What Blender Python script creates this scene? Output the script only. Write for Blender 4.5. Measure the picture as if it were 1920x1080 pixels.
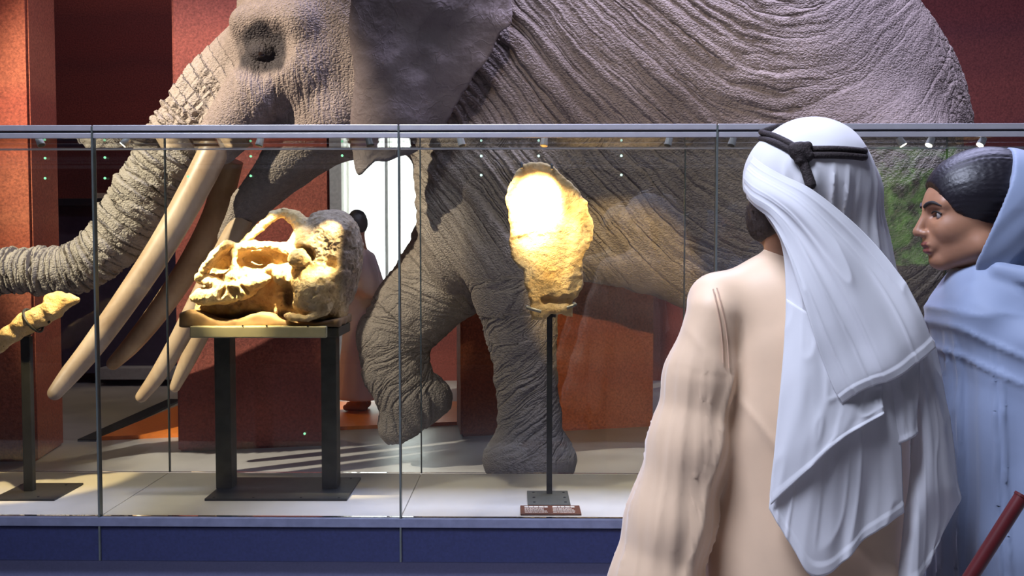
import bpy, bmesh, math, random
import numpy as np
from mathutils import Vector, Matrix, Euler
for o in list(bpy.data.objects): bpy.data.objects.remove(o)
S = bpy.context.scene
COL = S.collection
# ------------------------------------------------------------------ camera
F_PX = 1800.0; CX, CY = 960.0, 540.0; CAM_Z = 1.5; PITCH = math.atan(80.0/F_PX)
cd = bpy.data.cameras.new('camera'); cam = bpy.data.objects.new('camera', cd); COL.objects.link(cam)
cd.sensor_width = 36.0; cd.lens = 36.0*F_PX/1920.0; cd.clip_end = 200
cam.location = (0, 0, CAM_Z); cam.rotation_euler = (math.pi/2-PITCH, 0, 0)
S.camera = cam
def W(px, py, Y):
    """world point at depth Y that is seen at picture position px, py"""
    x = (px-CX)/F_PX; y = (CY-py)/F_PX
    dy = math.cos(PITCH)+y*math.sin(PITCH); dz = -math.sin(PITCH)+y*math.cos(PITCH)
    k = Y/dy
    return np.array([x*k, Y, CAM_Z+dz*k])
# ------------------------------------------------------------------ colour management, world, big lights
vs = S.view_settings; vs.view_transform = 'Standard'; vs.look = 'None'; vs.gamma = 1; vs.use_curve_mapping = False
vs.exposure = 0.0
w = bpy.data.worlds.new('world'); S.world = w; w.use_nodes = True
bg = w.node_tree.nodes['Background']; bg.inputs[0].default_value = (0.32, 0.34, 0.62, 1); bg.inputs[1].default_value = 0.10
def area(name, loc, target, sx, sy, power, col, spread=180):
    l = bpy.data.lights.new(name, 'AREA'); l.shape = 'RECTANGLE'; l.size = sx; l.size_y = sy; l.energy = power; l.color = col; l.spread = math.radians(spread)
    o = bpy.data.objects.new(name, l); COL.objects.link(o); o.location = loc
    o.rotation_euler = (Vector(target)-Vector(loc)).to_track_quat('-Z', 'Y').to_euler(); return o
def spot(name, loc, target, deg, power, col, blend=0.25, rad=0.05):
    l = bpy.data.lights.new(name, 'SPOT'); l.spot_size = math.radians(deg); l.spot_blend = blend; l.energy = power; l.color = col
    l.shadow_soft_size = rad
    o = bpy.data.objects.new(name, l); COL.objects.link(o); o.location = loc
    o.rotation_euler = (Vector(target)-Vector(loc)).to_track_quat('-Z', 'Y').to_euler(); return o
area('ceiling_light_cool', (-1.3, 0.5, 5.0), (0.8, 2.1, 1.0), 1.8, 1.4, 115, (0.72, 0.78, 1.0), 100)
area('ceiling_light_back', (1.6, 4.7, 6.0), (1.6, 5.3, 0), 4.6, 0.9, 400, (0.64, 0.65, 1.0), 150)
spot('ceiling_spot_head', (-5.4, 2.6, 5.4), (-2.35, 5.9, 2.2), 34, 4600, (1.0, 0.86, 0.70), 0.5, 0.06)
spot('ceiling_spot_flank', (0.2, 1.2, 5.9), (1.3, 5.4, 2.9), 44, 120, (0.86, 0.80, 1.0), 0.9, 0.15)
spot('fill_spot_belly', (0.3, 0.9, 5.9), (0.9, 5.3, 1.5), 30, 520, (1.0, 0.78, 0.52), 0.9, 0.05)  # unseen warm fill added to brighten the elephant's belly
spot('fill_spot_jamb', (-1.6, 8.0, 5.6), (-1.9, 10.5, 1.5), 34, 260, (1.0, 0.95, 0.88), 0.6, 0.05)  # unseen spot added to brighten the window jamb
spot('fill_spot_recess', (-3.2, 8.2, 5.9), (-4.6, 10.6, 2.6), 70, 160, (1.0, 0.75, 0.75), 0.8, 0.1)  # unseen spot added to lift the back of the recess
spot('ceiling_spot_pillar', (-4.2, 3.4, 5.9), (-4.3, 6.8, 3.0), 34, 170, (1.0, 0.45, 0.35), 0.7, 0.1)
spot('ceiling_spot_floor', (4.6, 9.3, 5.2), (-0.2, 6.3, 0), 62, 800, (1.0, 0.90, 0.74), 0.25, 0.03)
# ------------------------------------------------------------------ helpers: objects
def tag(o, label=None, cat=None, group=None, kind=None):
    for k, v in (('label', label), ('category', cat), ('group', group), ('kind', kind)):
        if v: o[k] = v
    return o
def link(name, me, mat, parent=None, smooth=False):
    o = bpy.data.objects.new(name, me); COL.objects.link(o)
    if mat: me.materials.append(mat)
    if parent: o.parent = parent
    if smooth: me.polygons.foreach_set('use_smooth', np.ones(len(me.polygons), bool))
    return o
def empty(name, loc=(0, 0, 0), rz=0.0):
    o = bpy.data.objects.new(name, None); COL.objects.link(o); o.location = loc; o.rotation_euler = (0, 0, rz)
    o.empty_display_size = 0.05; return o
def thing(name, label, cat, loc=(0, 0, 0), rz=0.0, group=None):
    return tag(empty(name, loc, rz), label, cat, group)
def npmesh(name, V, Q):
    me = bpy.data.meshes.new(name); V = np.asarray(V, np.float32); Q = np.asarray(Q, np.int32)
    me.vertices.add(len(V)); me.vertices.foreach_set('co', V.ravel())
    k = Q.shape[1]; me.loops.add(Q.size); me.loops.foreach_set('vertex_index', Q.ravel())
    me.polygons.add(len(Q)); me.polygons.foreach_set('loop_start', np.arange(0, Q.size, k, dtype=np.int32))
    me.update(calc_edges=True); me.validate(); return me
def local(V, root):
    return np.asarray(V)-np.array(root.location)
class MB:
    def __init__(s): s.bm = bmesh.new()
    def box(s, x0, x1, y0, y1, z0, z1, bev=0.0, rot=None):
        g = bmesh.ops.create_cube(s.bm, size=1.0)['verts']
        for v in g:
            v.co = Vector(((x0+x1)/2+v.co.x*(x1-x0), (y0+y1)/2+v.co.y*(y1-y0), (z0+z1)/2+v.co.z*(z1-z0)))
            if rot: v.co = rot @ v.co
        if bev:
            es = list({e for v in g for e in v.link_edges}); bmesh.ops.bevel(s.bm, geom=es, offset=bev, segments=2, affect='EDGES', profile=0.5)
        return s
    def cyl(s, p, q, r0, r1=None, n=16, caps=True):
        r1 = r0 if r1 is None else r1; p = Vector(p); q = Vector(q); d = (q-p)
        m = Matrix.Translation((p+q)/2) @ d.to_track_quat('Z', 'Y').to_matrix().to_4x4()
        bmesh.ops.create_cone(s.bm, cap_ends=caps, segments=n, radius1=r0, radius2=r1, depth=d.length, matrix=m); return s
    def ball(s, c, r, sc=(1, 1, 1), n=16):
        bmesh.ops.create_uvsphere(s.bm, u_segments=n, v_segments=max(6, n//2), radius=r, matrix=Matrix.Translation(c) @ Matrix.Diagonal((*sc, 1))); return s
    def tube(s, pts, rad, n=12, closed=False):
        pts = [Vector(p) for p in pts]; N = len(pts); rr = rad if hasattr(rad, '__len__') else [rad]*N
        rings = []; up = Vector((0.13, 0.31, 0.94))
        for i, p in enumerate(pts):
            a = pts[(i-1) % N] if (i or closed) else p; b = pts[(i+1) % N] if (i < N-1 or closed) else p
            t = (b-a).normalized(); x = t.cross(up)
            if x.length < 1e-4: x = t.cross(Vector((1, 0, 0)))
            x.normalize(); y = t.cross(x).normalized()
            rings.append([s.bm.verts.new(p+(x*math.cos(2*math.pi*j/n)+y*math.sin(2*math.pi*j/n))*rr[i]) for j in range(n)])
        for i in range(N if closed else N-1):
            A = rings[i]; B = rings[(i+1) % N]
            for j in range(n): s.bm.faces.new((A[j], A[(j+1) % n], B[(j+1) % n], B[j]))
        if not closed:
            s.bm.faces.new(rings[0][::-1]); s.bm.faces.new(rings[-1])
        return s
    def prism(s, pts, y0, y1):
        """outline in x,z swept from y0 to y1"""
        A = [s.bm.verts.new((x, y0, z)) for x, z in pts]; B = [s.bm.verts.new((x, y1, z)) for x, z in pts]; n = len(pts)
        s.bm.faces.new(A); s.bm.faces.new(B[::-1])
        for i in range(n): s.bm.faces.new((A[i], B[i], B[(i+1) % n], A[(i+1) % n]))
        return s
    def build(s, name, mat, parent=None, smooth=False, world=True):
        bmesh.ops.recalc_face_normals(s.bm, faces=s.bm.faces)
        if parent is not None and world:
            bmesh.ops.translate(s.bm, verts=s.bm.verts, vec=-Vector(root_loc(parent)))
        me = bpy.data.meshes.new(name); s.bm.to_mesh(me); s.bm.free()
        o = link(name, me, mat, parent, smooth)
        if smooth: me.set_sharp_from_angle(angle=math.radians(40))
        return o
def root_loc(o):
    l = Vector(o.location)
    while o.parent: o = o.parent; l = l+Vector(o.location)
    return l
def catmull(P, n):
    """smooth curve through control points P (k,d) sampled n times"""
    P = np.asarray(P, float); k = len(P)
    d = np.r_[0, np.cumsum(np.linalg.norm(np.diff(P, axis=0), axis=1)+1e-9)]
    t = np.linspace(0, d[-1], n); out = np.zeros((n, P.shape[1]))
    m = np.zeros_like(P); m[1:-1] = (P[2:]-P[:-2])/(d[2:]-d[:-2])[:, None]; m[0] = (P[1]-P[0])/(d[1]-d[0]); m[-1] = (P[-1]-P[-2])/(d[-1]-d[-2])
    i = np.clip(np.searchsorted(d, t, side='right')-1, 0, k-2); h = (d[i+1]-d[i]); u = ((t-d[i])/h)[:, None]; h = h[:, None]
    return (2*u**3-3*u**2+1)*P[i]+(u**3-2*u**2+u)*h*m[i]+(-2*u**3+3*u**2)*P[i+1]+(u**3-u**2)*h*m[i+1]
# ------------------------------------------------------------------ helpers: numpy noise and distance fields
def vnoise(P, seed=0):
    P = np.asarray(P, np.float64); I = np.floor(P).astype(np.int64); f = P-I; f = f*f*(3-2*f); out = np.zeros(len(P))
    for dx in (0, 1):
        for dy in (0, 1):
            for dz in (0, 1):
                h = (I[:, 0]+dx)*73856093 ^ (I[:, 1]+dy)*19349663 ^ (I[:, 2]+dz)*83492791 ^ (seed*2654435761)
                h = (h ^ (h >> 13))*1274126177; h = (h ^ (h >> 16)) & 0xffff
                wgt = (f[:, 0] if dx else 1-f[:, 0])*(f[:, 1] if dy else 1-f[:, 1])*(f[:, 2] if dz else 1-f[:, 2])
                out += wgt*(h/32767.5-1)
    return out
def fbm(P, oct=3, seed=0):
    P = np.asarray(P); a = 1.0; s = np.zeros(len(P))
    for i in range(oct): s += a*vnoise(P*2**i, seed+i*7); a *= 0.5
    return s
def smin(a, b, k):
    h = np.clip(0.5+0.5*(b-a)/k, 0, 1); return b+(a-b)*h-k*h*(1-h)
def smax(a, b, k): return -smin(-a, -b, k)
def cone(P, a, ra, b, rb, sq=None):
    a = np.asarray(a, float); b = np.asarray(b, float); ab = b-a
    Q = P-a
    if sq is not None:  # squash across y
        Q = Q*np.array([1, sq, 1]); ab = ab*np.array([1, sq, 1])
    t = np.clip(Q@ab/(ab@ab+1e-12), 0, 1)
    return np.linalg.norm(Q-t[:, None]*ab, axis=1)-(ra+t*(rb-ra))
def ell(P, c, r, R=None):
    Q = P-np.asarray(c); r = np.asarray(r, float)
    if R is not None: Q = Q@R      # columns of R = local axes
    k0 = np.linalg.norm(Q/r, axis=1); k1 = np.linalg.norm(Q/r**2, axis=1)+1e-9
    return k0*(k0-1)/k1
def rbox(P, c, hs, r, R=None):
    Q = P-np.asarray(c)
    if R is not None: Q = Q@R
    q = np.abs(Q)-(np.asarray(hs)-r)
    return np.linalg.norm(np.maximum(q, 0), axis=1)+np.minimum(q.max(1), 0)-r
def rot(ax, deg):
    return np.array(Matrix.Rotation(math.radians(deg), 3, ax))
def mesher(fn, lo, hi, h, B=8, margin=2.0):
    lo = np.asarray(lo, float); hi = np.asarray(hi, float)
    nb = np.ceil((hi-lo)/(h*B)).astype(int); n = nb*B
    g = np.stack(np.meshgrid(*[np.arange(k) for k in nb], indexing='ij'), -1).reshape(-1, 3)
    c = lo+(g*B+(B-1)/2)*h
    dc = np.concatenate([fn(x) for x in np.array_split(c, max(1, len(c)//200000))])
    Fd = np.repeat(np.repeat(np.repeat(dc.reshape(nb).astype(np.float32), B, 0), B, 1), B, 2)
    act = g[np.abs(dc) < h*B*0.87*margin]
    off = np.stack(np.meshgrid(*[np.arange(B)]*3, indexing='ij'), -1).reshape(-1, 3)
    for ch in np.array_split(act, max(1, len(act)*B**3//300000)):
        I = (ch[:, None, :]*B+off[None]).reshape(-1, 3)
        Fd[I[:, 0], I[:, 1], I[:, 2]] = fn(lo+I*h)
    s = Fd < 0; cnt = np.zeros(tuple(n-1), np.int8)
    for dx in (0, 1):
        for dy in (0, 1):
            for dz in (0, 1): cnt += s[dx:n[0]-1+dx, dy:n[1]-1+dy, dz:n[2]-1+dz]
    C = np.argwhere((cnt > 0) & (cnt < 8)); idx = -np.ones(tuple(n-1), np.int32); idx[C[:, 0], C[:, 1], C[:, 2]] = np.arange(len(C))
    cor = [(0,0,0),(1,0,0),(0,1,0),(1,1,0),(0,0,1),(1,0,1),(0,1,1),(1,1,1)]
    v = np.stack([Fd[C[:, 0]+a, C[:, 1]+b, C[:, 2]+d] for a, b, d in cor], 1)
    acc = np.zeros((len(C), 3)); m = np.zeros(len(C))
    for i, j in ((0,1),(2,3),(4,5),(6,7),(0,2),(1,3),(4,6),(5,7),(0,4),(1,5),(2,6),(3,7)):
        x = (v[:, i] < 0) != (v[:, j] < 0); t = np.where(x, v[:, i]/np.where(x, v[:, i]-v[:, j], 1), 0)[:, None]
        acc += np.where(x[:, None], np.array(cor[i])+t*(np.array(cor[j])-np.array(cor[i])), 0); m += x
    V = lo+(C+acc/m[:, None])*h
    Q = []
    for ax in range(3):
        u, w_ = (ax+1) % 3, (ax+2) % 3
        sl0 = [slice(1, k-1) for k in n]; sl1 = list(sl0); sl0[ax] = slice(0, n[ax]-1); sl1[ax] = slice(1, n[ax])
        A = s[tuple(sl0)]; Bv = s[tuple(sl1)]
        for sign in (0, 1):
            E = np.argwhere((A & ~Bv) if sign else (~A & Bv)); base = np.ones(3, int); base[ax] = 0; E = E+base
            eu = np.zeros(3, int); eu[u] = 1; ew = np.zeros(3, int); ew[w_] = 1
            q = [E-eu-ew, E-ew, E, E-eu]; q = [idx[t[:, 0], t[:, 1], t[:, 2]] for t in q]
            Q.append(np.stack(q if sign else q[::-1], 1))
    Q = np.concatenate(Q); Q = Q[(Q >= 0).all(1)]
    return V, Q
def sdf_obj(name, fn, lo, hi, h, mat, parent=None, post=None, margin=2.0):
    V, Q = mesher(fn, lo, hi, h, margin=margin)
    if post: V = post(V)
    if parent is not None: V = V-np.array(root_loc(parent))
    return link(name, npmesh(name, V, Q), mat, parent, True)
def hitY(fn, px, py, y0, y1, off=0.0):
    """depth at which the line of sight through px, py first meets a shape"""
    Y = np.linspace(y0, y1, 240); P = np.array([W(px, py, y) for y in Y]); d = fn(P); k = np.argmax(d < 0)
    return (Y[k] if (d < 0).any() else Y[np.argmin(d)])-off
def sstep(a, b, x):
    t = np.clip((x-a)/(b-a), 0, 1); return t*t*(3-2*t)
# ------------------------------------------------------------------ helpers: materials
class NT:
    def __init__(s, name):
        s.m = bpy.data.materials.new(name); s.m.use_nodes = True; s.t = s.m.node_tree; s.n = s.t.nodes
        s.b = s.n['Principled BSDF']; s.out = s.n['Material Output']
    def add(s, kind, **kw):
        nd = s.n.new(kind)
        for k, v in kw.items(): setattr(nd, k, v)
        return nd
    def put(s, sock, val):
        if hasattr(val, 'links') and hasattr(val, 'node'): s.t.links.new(val, sock)
        elif val is not None:
            if hasattr(sock.default_value, '__len__') and not hasattr(val, '__len__'): val = [val]*len(sock.default_value)
            if hasattr(sock.default_value, '__len__') and len(sock.default_value) == 4 and len(val) == 3: val = (*val, 1)
            sock.default_value = val
    def math(s, op, a, b=None, c=None, clamp=False):
        nd = s.add('ShaderNodeMath', operation=op, use_clamp=clamp)
        s.put(nd.inputs[0], a); s.put(nd.inputs[1], b) if b is not None else None
        if c is not None: s.put(nd.inputs[2], c)
        return nd.outputs[0]
    def vmath(s, op, a, b=None):
        nd = s.add('ShaderNodeVectorMath', operation=op); s.put(nd.inputs[0], a)
        if b is not None: s.put(nd.inputs[1], b)
        return nd.outputs[0]
    def pos(s): return s.add('ShaderNodeTexCoord').outputs['Object']
    def attr(s, name): return s.add('ShaderNodeAttribute', attribute_name=name).outputs['Fac']
    def xyz(s, x, y, z):
        nd = s.add('ShaderNodeCombineXYZ'); [s.put(nd.inputs[i], v) for i, v in enumerate((x, y, z))]; return nd.outputs[0]
    def sep(s, v):
        nd = s.add('ShaderNodeSeparateXYZ'); s.put(nd.inputs[0], v); return nd.outputs
    def noise(s, vec, scale, detail=3, rough=0.5, dist=0.0):
        nd = s.add('ShaderNodeTexNoise'); s.put(nd.inputs['Vector'], vec); s.put(nd.inputs['Scale'], scale)
        s.put(nd.inputs['Detail'], detail); s.put(nd.inputs['Roughness'], rough); s.put(nd.inputs['Distortion'], dist); return nd.outputs['Fac']
    def voro(s, vec, scale, feature='DISTANCE_TO_EDGE', rnd=1.0):
        nd = s.add('ShaderNodeTexVoronoi', feature=feature); s.put(nd.inputs['Vector'], vec); s.put(nd.inputs['Scale'], scale)
        s.put(nd.inputs['Randomness'], rnd); return nd.outputs['Distance']
    def ramp(s, fac, stops):
        nd = s.add('ShaderNodeValToRGB'); s.put(nd.inputs[0], fac); e = nd.color_ramp.elements
        for i, (p, c) in enumerate(stops):
            el = e[i] if i < 2 else e.new(p)
            el.position = p; el.color = (*c, 1) if len(c) == 3 else c
        return nd.outputs[0]
    def mr(s, v, a, b, c=0.0, d=1.0):
        nd = s.add('ShaderNodeMapRange'); s.put(nd.inputs[0], v)
        for i, x in enumerate((a, b, c, d)): s.put(nd.inputs[i+1], x)
        return nd.outputs[0]
    def mix(s, f, a, b):
        nd = s.add('ShaderNodeMix', data_type='RGBA'); s.put(nd.inputs[0], f); s.put(nd.inputs[6], a); s.put(nd.inputs[7], b); return nd.outputs[2]
    def bump(s, h, strength=0.5, dist=0.01):
        nd = s.add('ShaderNodeBump'); s.put(nd.inputs['Height'], h); nd.inputs['Strength'].default_value = strength; nd.inputs['Distance'].default_value = dist
        s.t.links.new(nd.outputs[0], s.b.inputs['Normal'])
    def disp(s, h, scale=1.0, method='BOTH'):
        nd = s.add('ShaderNodeDisplacement'); s.put(nd.inputs['Height'], h); nd.inputs['Midlevel'].default_value = 0; nd.inputs['Scale'].default_value = scale
        s.t.links.new(nd.outputs[0], s.out.inputs['Displacement']); s.m.displacement_method = method
    def pr(s, **kw):
        for k, v in kw.items(): s.put(s.b.inputs[k.replace('_', ' ')], v)
        return s
def plain(name, col, rough=0.5, metal=0.0, var=0.12, scale=30, bump=0.1, spec=None, sheen=None):
    t = NT(name); n = t.noise(t.pos(), scale, 4)
    lo = [c*(1-var) for c in col]; hi = [min(1, c*(1+var)) for c in col]
    t.pr(Base_Color=t.ramp(n, [(0.3, lo), (0.7, hi)]), Roughness=rough, Metallic=metal)
    if spec is not None: t.b.inputs['Specular IOR Level'].default_value = spec
    if sheen: t.b.inputs['Sheen Weight'].default_value = sheen
    if bump: t.bump(n, bump, 0.002)
    return t.m
def emit(name, col, strength):
    t = NT(name); t.pr(Base_Color=(0.02, 0.02, 0.02), Emission_Color=col, Emission_Strength=strength); return t.m
def glass(name, tint=(0.96, 0.985, 0.97), ior=1.45, rough=0.0):
    t = NT(name); t.n.remove(t.b); fr = t.add('ShaderNodeFresnel'); fr.inputs['IOR'].default_value = ior
    tr = t.add('ShaderNodeBsdfTransparent'); tr.inputs[0].default_value = (*tint, 1)
    gl = t.add('ShaderNodeBsdfGlossy'); gl.inputs['Roughness'].default_value = rough
    mx = t.add('ShaderNodeMixShader'); t.t.links.new(fr.outputs[0], mx.inputs[0]); t.t.links.new(tr.outputs[0], mx.inputs[1]); t.t.links.new(gl.outputs[0], mx.inputs[2])
    t.t.links.new(mx.outputs[0], t.out.inputs['Surface']); return t.m
# ================================================================== the room
def earth(name, reds):
    t = NT(name); p = t.pos(); x, y, z = t.sep(p)
    wav = t.noise(t.vmath('MULTIPLY', p, (0.6, 0.6, 0.2)), 1.0, 2)
    zz = t.math('ADD', z, t.math('MULTIPLY', wav, 0.35))
    lay = t.noise(t.xyz(0, 0, zz), 0.9, 2); fine = t.noise(p, 60, 5, 0.65)
    c = t.ramp(lay, [(0.32, reds[0]), (0.46, reds[1]), (0.56, reds[2]), (0.70, reds[0])])
    dk = t.mix(t.mr(fine, 0.35, 0.7), (0.55, 0.5, 0.5), (1.15, 1.1, 1.1))
    nd = t.add('ShaderNodeMix', data_type='RGBA', blend_type='MULTIPLY'); nd.inputs[0].default_value = 1; t.put(nd.inputs[6], c); t.put(nd.inputs[7], dk)
    t.pr(Base_Color=nd.outputs[2], Roughness=0.9); t.bump(fine, 0.5, 0.012); return t.m
M_EARTH = earth('rammed_earth_red', [(0.20, 0.040, 0.034), (0.26, 0.066, 0.048), (0.17, 0.042, 0.040)])
M_EARTHD = earth('rammed_earth_maroon', [(0.15, 0.028, 0.028), (0.19, 0.042, 0.035), (0.12, 0.026, 0.028)])
M_EARTHO = earth('rammed_earth_orange', [(0.36, 0.070, 0.028), (0.42, 0.120, 0.055), (0.33, 0.068, 0.034)])
t = NT('polished_floor'); n = t.noise(t.pos(), 3.0, 5); t.pr(Base_Color=t.ramp(n, [(0.3, (0.30, 0.28, 0.29)), (0.7, (0.40, 0.375, 0.38))]), Roughness=t.mr(n, 0.2, 0.8, 0.28, 0.42)); M_FLOOR = t.m
def struct(name, mb, mat, label=None):
    o = mb.build(name, mat); o['kind'] = 'structure'
    if label: o['label'] = label
    return o
struct('floor', MB().box(-9, 9, -6, 13, -0.1, 0), M_FLOOR, 'polished pale grey gallery floor')
struct('ceiling', MB().box(-9, 9, -6, 13, 6.2, 6.3), plain('ceiling_black', (0.03, 0.03, 0.035), 0.9))
M_DARK = plain('gallery_wall_dark', (0.06, 0.035, 0.05), 0.85)
struct('wall_front', MB().box(-9, 9, -6.1, -6, 0, 6.2), M_DARK)
struct('wall_outer_left', MB().box(-9.1, -9, -6, 13, 0, 6.2), M_DARK)
struct('wall_outer_right', MB().box(9, 9.1, -6, 13, 0, 6.2), M_DARK)
# back wall with a window opening between WX0 and WX1
WY = 10.6
def X_at(px, Y): return (px-CX)/F_PX*Y
WX0, WX1 = X_at(642, WY), X_at(800, WY)
wb = MB().box(-9, X_at(612, WY), WY, WY+0.25, 0, 6.2)
struct('wall_back', wb, M_EARTHD, 'dark maroon earth wall at the back of the gallery')
struct('wall_back_right', MB().box(WX1, 9, WY, WY+0.25, 0, 6.2), M_EARTHD, 'maroon earth wall behind the elephant')
struct('wall_above_window', MB().box(X_at(612, WY), WX1, WY, WY+0.25, 3.0, 6.2), M_EARTHD)
struct('trim_1', MB().box(X_at(612, WY), WX0, WY-0.03, WY+0.25, 0, 3.0), plain('jamb_grey', (0.62, 0.60, 0.56), 0.7), 'pale grey window jamb')
win = empty('window_1', (WX0, WY+0.3, 0)); win['kind'] = 'structure'; win['label'] = 'tall bright window behind sheer curtains'
M_SKYPANE = emit('daylit_pane', (0.95, 0.97, 1.0), 4.5)
for i in range(2):
    x0 = WX0+(WX1-WX0)*i/2; MB().box(x0+0.03, x0+(WX1-WX0)/2-0.03, WY+0.30, WY+0.32, 0.05, 2.95).build('pane', M_SKYPANE, win)
M_FRAME = plain('window_frame_grey', (0.3, 0.3, 0.32), 0.5)
for i in range(3):
    x0 = WX0+(WX1-WX0)*i/2; MB().box(x0-0.03, x0+0.03, WY+0.28, WY+0.34, 0, 3.0).build('window_frame', M_FRAME, win)
t = NT('sheer_curtain'); t.n.remove(t.b)
df = t.add('ShaderNodeBsdfTranslucent'); df.inputs[0].default_value = (0.95, 0.93, 0.88, 1); tr = t.add('ShaderNodeBsdfTransparent'); mx = t.add('ShaderNodeMixShader')
t.put(mx.inputs[0], 0.68); t.t.links.new(tr.outputs[0], mx.inputs[1]); t.t.links.new(df.outputs[0], mx.inputs[2]); t.t.links.new(mx.outputs[0], t.out.inputs['Surface']); M_SHEER = t.m
for i, (a, b) in enumerate(((WX0+0.02, WX0+(WX1-WX0)*0.48), (WX0+(WX1-WX0)*0.52, WX1-0.02))):
    nx, nz = 90, 3; xs = np.linspace(a, b, nx); V = []
    for k in range(nz):
        for x in xs: V.append((x, WY+0.14+0.035*math.sin(x*58+i)+0.015*math.sin(x*131), 0.03+2.9*k/(nz-1)))
    Q = [(k*nx+j, k*nx+j+1, (k+1)*nx+j+1, (k+1)*nx+j) for k in range(nz-1) for j in range(nx-1)]
    c = link('sheer_curtain', npmesh('sheer_curtain', V, Q), M_SHEER, None, True)
    tag(c, ['white sheer curtain over the left half of the bright window', 'white sheer curtain over the right half of the bright window'][i], 'curtain', 'sheer window curtains')
# standing rammed-earth slabs
def slab(name, pts, z1, mat, label, rough=0.02):
    """pts: plan polygon (x, y); the slab stands on the floor"""
    m = MB(); A = [m.bm.verts.new((x, y, 0)) for x, y in pts]; B = [m.bm.verts.new((x, y, z1)) for x, y in pts]; n_ = len(pts)
    m.bm.faces.new(A[::-1]); m.bm.faces.new(B)
    for i in range(n_): m.bm.faces.new((A[i], A[(i+1) % n_], B[(i+1) % n_], B[i]))
    es = list(m.bm.edges); bmesh.ops.bevel(m.bm, geom=es, offset=0.018, segments=2, affect='EDGES')
    return struct(name, m, mat, label)
def G(px, py):  # point of the floor seen at px, py
    lo, hi = 1.0, 60.0
    for _ in range(60):
        mid = (lo+hi)/2
        if W(px, py, mid)[2] < 0: hi = mid
        else: lo = mid
    p = W(px, py, lo); return (p[0], p[1])
a = G(-260, 868); b = G(70, 866); c = G(120, 833)
slab('wall_left', [a, b, c, (a[0], c[1])], 6.1, M_EARTHO, 'orange-red rammed-earth pillar at the left edge')
a = G(333, 848); b = G(622, 836)
slab('wall_middle', [a, b, (b[0]-0.06, b[1]+0.30), (a[0]+0.01, a[1]+0.30)], 6.1, M_EARTH, 'red rammed-earth slab behind the fossil skull')
a = G(864, 820); b = G(1224, 800)
slab('wall_right', [a, b, (b[0]+0.03, b[1]+0.5), (a[0]-0.06, a[1]+0.5)], 4.6, M_EARTHO, 'orange rammed-earth slab behind the standing leg')
slab('wall_far_right', [(3.2, 8.9), (8.9, 8.5), (8.9, 9.0), (3.2, 9.4)], 6.1, M_EARTH, 'red rammed-earth wall behind the rump')
# orange-lit floor behind the middle slab; the light is put into a coloured sheet
a = G(190, 826); b = G(860, 797)
pl = MB(); pl.box(0, 1, 0, 1, 0, 0.03)
pf = MB(); A = [pf.bm.verts.new((x, y, z)) for z in (0, 0.03) for x, y in (a, b, (b[0], 9.0), (a[0]+0.1, 9.0))]
for q in ((3, 2, 1, 0), (4, 5, 6, 7), (0, 1, 5, 4), (1, 2, 6, 5), (2, 3, 7, 6), (3, 0, 4, 7)): pf.bm.faces.new([A[i] for i in q])
pl.bm.free()
tag(pf.build('orange_lit_floor', plain('orange_light_colour', (0.75, 0.20, 0.03), 0.4)), 'orange-lit floor behind the red slab, its light put into a low orange sheet', 'platform')
tag(MB().box(a[0]-0.16, a[0]-0.02, a[1]-0.05, 9.2, 0, 0.02).build('floor_channel', plain('channel_black', (0.012, 0.012, 0.014), 0.5)), 'black floor channel beside the orange-lit floor', 'channel')
spot('orange_floor_spot', (-2.9, 8.6, 4.6), (-2.9, 8.4, 0), 60, 150, (1.0, 0.72, 0.42), 0.3, 0.04)
# leafy light panel on the wall behind the viewer, seen only as a reflection
t = NT('leafy_light'); n = t.noise(t.pos(), 4.0, 4, 0.6, 0.6); t.pr(Base_Color=(0.02, 0.05, 0.02), Emission_Color=t.ramp(n, [(0.42, (0.0, 0.0, 0.0)), (0.50, (0.05, 0.16, 0.02)), (0.64, (0.30, 0.62, 0.12))]), Emission_Strength=2.6)
lp = thing('light_panel', 'green leafy light panel mirrored in the glass right of the man\'s headscarf', 'light panel', (4.7, -5.9, 1.2))
MB().box(4.0, 5.4, -5.96, -5.90, 1.2, 2.75, 0.01).build('panel_frame', M_DARK, lp)
MB().box(4.05, 5.35, -5.90, -5.89, 1.25, 2.70).build('lit_face', t.m, lp)
# dim exhibits at the back of the recess
bx = thing('wall_display', 'dim dark wall display with a black beam at the back of the recess', 'display', (W(200, 460, 10.3)[0], 10.3, 0))
def rectpx(m, x0, y0, x1, y1, Y, d):
    p = W(x0, y1, Y); q = W(x1, y0, Y); return m.box(p[0], q[0], Y, Y+d, p[2], q[2], 0.004)
rectpx(MB(), 100, 385, 330, 700, 10.35, 0.2).build('back_panel', plain('display_plum', (0.055, 0.04, 0.075), 0.6), bx)
rectpx(MB(), 100, 372, 262, 386, 10.2, 0.3).build('beam', plain('beam_black', (0.01, 0.01, 0.02), 0.6), bx)
rectpx(MB(), 172, 362, 225, 372, 10.22, 0.1).build('sign_strip', plain('sign_cream', (0.45, 0.38, 0.3), 0.7), bx)
rectpx(MB(), 185, 690, 330, 712, 10.15, 0.3).build('ledge', plain('ledge_grey', (0.30, 0.29, 0.31), 0.6), bx)
for k in range(3):
    p = W(192+k*9, 596, 10.3); MB().ball(p, 0.028, (1, 0.6, 0.9)).build('lamp', emit('lamp_warm%d' % k, (1.0, 0.72, 0.3), 2.0), bx, True)
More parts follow.
